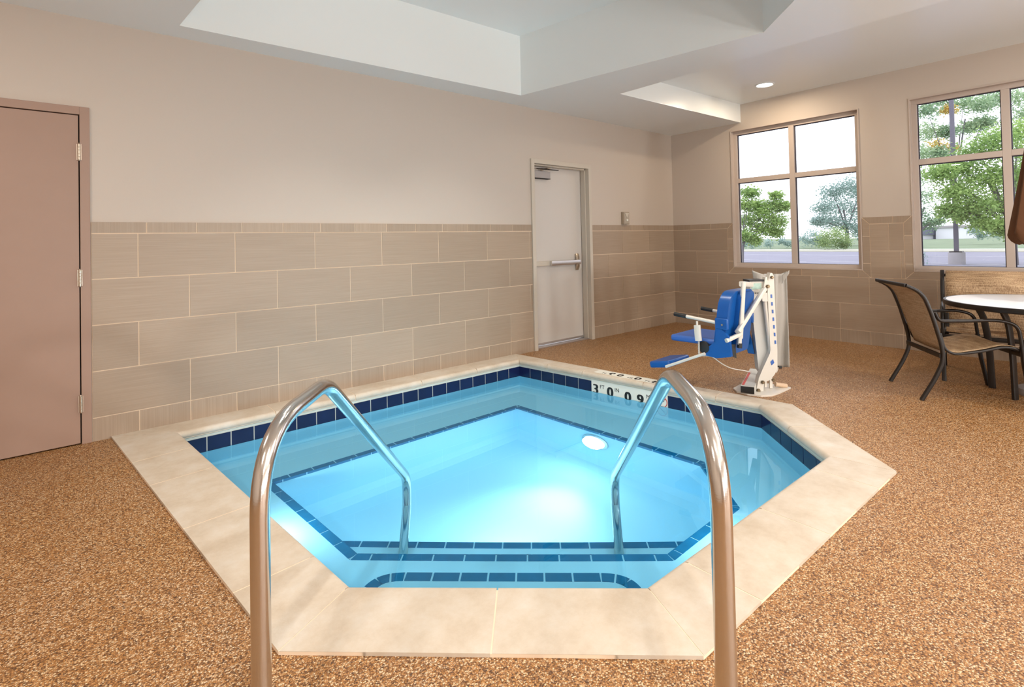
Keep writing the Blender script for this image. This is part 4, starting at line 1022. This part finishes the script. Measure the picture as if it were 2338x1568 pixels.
tree('tree', 'tall thin tree with yellow patches behind the lamp post', 'tree', (2184, 590), [(2115, 250, 26), (2150, 225, 22), (2200, 235, 26), (2240, 240, 24), (2270, 225, 26), (2120, 300, 28), (2165, 300, 18), (2215, 290, 20), (2320, 225, 30), (2350, 260, 28), (2250, 280, 18), (2110, 350, 26), (2145, 350, 18)], 40, 950, 0.09, M['leaf_tall'], 0.12, extra=[(2165, 250, 14, M['leaf_yel']), (2140, 335, 20, M['leaf_yel']), (2175, 340, 10, M['leaf_yel'])])
tree('tree', 'dark leafed tree beside the left frame of the table window', 'tree', (2090, 585), [(2095, 405, 24), (2105, 450, 26), (2098, 490, 26), (2112, 515, 20), (2140, 505, 14)], 34, 600, 0.07, M['leaf_tall'], 0.14)
tree('bush', 'grey white scrub right of the lamp post', 'bush', (2245, 556), [(2225, 528, 11), (2245, 520, 13), (2262, 530, 13), (2240, 538, 10), (2275, 536, 12), (2320, 535, 20)], 58, 240, 0.11, M['leaf_far'], 0)
# lamp post
pf = onz(2185, 603, GZ); post = thing('lamp_post', pf, 'dark square lamp post on a round concrete footing in the car park', 'lamp post')
m = MB(); m.lathe(pf, [(0.33, 0), (0.33, 0.55), (0.31, 0.58)], M['concrete'], 32); m.build('footing', post)
m = MB(); m.bb((pf.x-0.24, pf.y-0.24, GZ+0.58), (pf.x+0.24, pf.y+0.24, GZ+0.63), M['bronze']); m.build('base_plate', post, smooth=False)
m = MB(); m.bb((pf.x-0.085, pf.y-0.085, GZ+0.63), (pf.x+0.085, pf.y+0.085, 9.0), mat('grey_brown_post', (0.13, 0.12, 0.15, 1), 0.7)); m.build('post', post, smooth=False)
# low house far away
def far_box(mb, x0, x1, y0, y1, d, m, dep=6.0):
    p = [at(x0, y0, d), at(x1, y0, d), at(x1, y1, d), at(x0, y1, d)]; mb.prism(p, FH*dep, m)
hc = at(2140, 548, 112); house = thing('house', hc, 'long low white building with a slate roof across the meadow', 'building')
m = MB(); far_box(m, 2075, 2186, 535, 549, 112, M['white_wall']); m.build('wall', house, smooth=False)
m = MB(); far_box(m, 2070, 2188, 519, 536, 111.5, M['roofing'], 7); m.build('roof', house, smooth=False)
for k in range(4):
    m = MB(); far_box(m, 2132+k*11, 2137+k*11, 538, 546, 111.8, M['roofing'], 0.3); m.build('window', house, smooth=False)
hc = at(2220, 548, 105); house2 = thing('shed', hc, 'plain white shed right of the slate roofed building', 'building')
m = MB(); far_box(m, 2192, 2244, 518, 548, 105, M['white_wall']); m.build('wall', house2, smooth=False)
m = MB(); far_box(m, 2190, 2246, 514, 519, 104.8, M['concrete'], 6.5); m.build('roof', house2, smooth=False)
# sapling by the window
sp_ = onz(2110, 606, GZ); sap = thing('young_plant', sp_, 'thin young plant at the edge of the car park', 'plant')
m = MB(); m.tube([sp_, sp_+Vector((0, 0, 0.55))], 0.012, M['bark'], 6); m.build('stem', sap)
m = MB()
for q in range(6): leaves(m, sp_+Vector((0, 0, 0.1+q*0.09)), 0.12, 12, 0.04, M['leaf_far'])
m.build('foliage', sap, smooth=False)

# ------------------------------------------------------------------ light
UPW = 62
SPW = 66
w = bpy.data.worlds.new('sky'); SC.world = w; w.use_nodes = True
bg = w.node_tree.nodes['Background']; bg.inputs['Color'].default_value = (0.93, 0.94, 1.0, 1); bg.inputs['Strength'].default_value = 2.3
for k, (x, y) in enumerate(((-4.15, -1.35), (-5.35, -1.35), (-4.15, -2.45), (-5.35, -2.45))):  # added tray spots out of view, to brighten coping and pool benches
    r = thing('ceiling_spotlight', (x, y, TRY), ['recessed spotlight in the ceiling tray over the far pool corner', 'recessed spotlight in the ceiling tray by the left wall', 'recessed spotlight in the ceiling tray on the window side', 'recessed spotlight in the ceiling tray above the entry steps'][k], 'ceiling light')
    m = MB(); m.lathe((x, y, TRY), [(0.095, 0.0), (0.095, -0.004), (0.08, -0.010), (0.072, -0.003), (0.072, 0.0)], M['ceil'], 36); m.build('trim_ring', r)
    m = MB(); m.lathe((x, y, TRY), [(0.071, -0.0025), (0.04, -0.003), (0.0, -0.0035)], emis('spot_lens', (1, 0.98, 0.94, 1), 4), 36); m.build('lens', r)
    light('downlight_spot', 'SPOT', (x, y, TRY-0.03), SPW, (1.0, 0.95, 0.88), 0.05, (x, y, 0), spot_size=math.radians(92), spot_blend=0.55)
for k, (x, y) in enumerate(((-1.9, -4.55), (-0.90, -5.7), (-2.0, -4.6), (-2.0, -6.6))):  # added bay downlights out of view; the strongest lifts the table top
    downlight(x, y, POC, (20, 7, 7, 7)[k], ['round downlight in the raised ceiling above the patio table', 'round downlight in the raised ceiling by the third window', 'round downlight in the raised ceiling in front of the table', 'round downlight in the raised ceiling at the right end'][k])
for k, (x, y) in enumerate(((-4.4, -5.2), (-6.6, -5.2), (-8.4, -4.2), (-8.2, -1.9), (-4.4, -7.4), (-7.4, -7.4))):  # added downlights out of view, general fill for the room
    downlight(x, y, SOF, 26, ['round downlight in the low ceiling right of the camera', 'round downlight in the low ceiling above the deck', 'round downlight in the low ceiling at the left end', 'round downlight in the low ceiling near the tan door', 'round downlight in the low ceiling at the back right', 'round downlight in the low ceiling at the back left'][k])
def sconce(x, y, z, facing, power, label):  # invented uplighter out of view, added to fill ceiling and walls
    r = thing('wall_uplight', (x, y, z), label, 'wall light'); f = V3(facing).normalized(); sd_ = Vector((-f.y, f.x, 0))
    m = MB(); m.prism([V3((x, y, z))+sd_*a+UP*b for a, b in ((-0.14, 0.0), (0.14, 0.0), (0.22, 0.16), (-0.22, 0.16))], f*0.13, M['alu']); m.build('housing', r, smooth=False, bevel=0.006)
    m = MB(); m.box(V3((x, y, z+0.163))+f*0.065, (0.40, 0.10, 0.006), emis('uplight_lens', (1, 1, 0.97, 1), 6), ax=(sd_, f, UP)); m.build('lens', r, smooth=False)
    c = V3((x, y, z+0.20))+f*0.12; light('uplight_lamp', 'AREA', c, power, (1.0, 0.985, 0.96), 0.36, c+f*1.0+UP*0.45)
for k, x in enumerate((-7.0, -5.2, -3.6, -2.2)):
    sconce(x, YS+0.002, 0.75, (-0.12*k, 1, 0), UPW*(0.85, 0.95, 1.05, 1.05)[k], ['wall uplighter behind the camera at the left end', 'wall uplighter straight behind the camera', 'wall uplighter behind the camera towards the right', 'wall uplighter behind the patio corner'][k])
water.cycles.is_caustics_caster = True; basin.cycles.is_caustics_receiver = True
for o in bpy.data.objects:
    if 'edge_tile' in o.name: o.cycles.is_caustics_receiver = True
    if o.type == 'LIGHT' and (o.name.startswith('downlight') or o.name.startswith('uplight')): o.data.cycles.is_caustics_light = True
SC.view_settings.view_transform = 'Standard'; SC.view_settings.look = 'None'; SC.view_settings.gamma = 1.0; SC.view_settings.use_curve_mapping = False
SC.view_settings.exposure = 0.22
SC.cycles.use_denoising = True
SC.cycles.use_adaptive_sampling = True; SC.cycles.adaptive_threshold = 0.02
SC.cycles.max_bounces = 10; SC.cycles.diffuse_bounces = 5; SC.cycles.glossy_bounces = 5; SC.cycles.transmission_bounces = 8; SC.cycles.transparent_max_bounces = 8
SC.cycles.sample_clamp_indirect = 8.0; SC.cycles.caustics_refractive = True; SC.cycles.caustics_reflective = False; SC.cycles.blur_glossy = 0.5
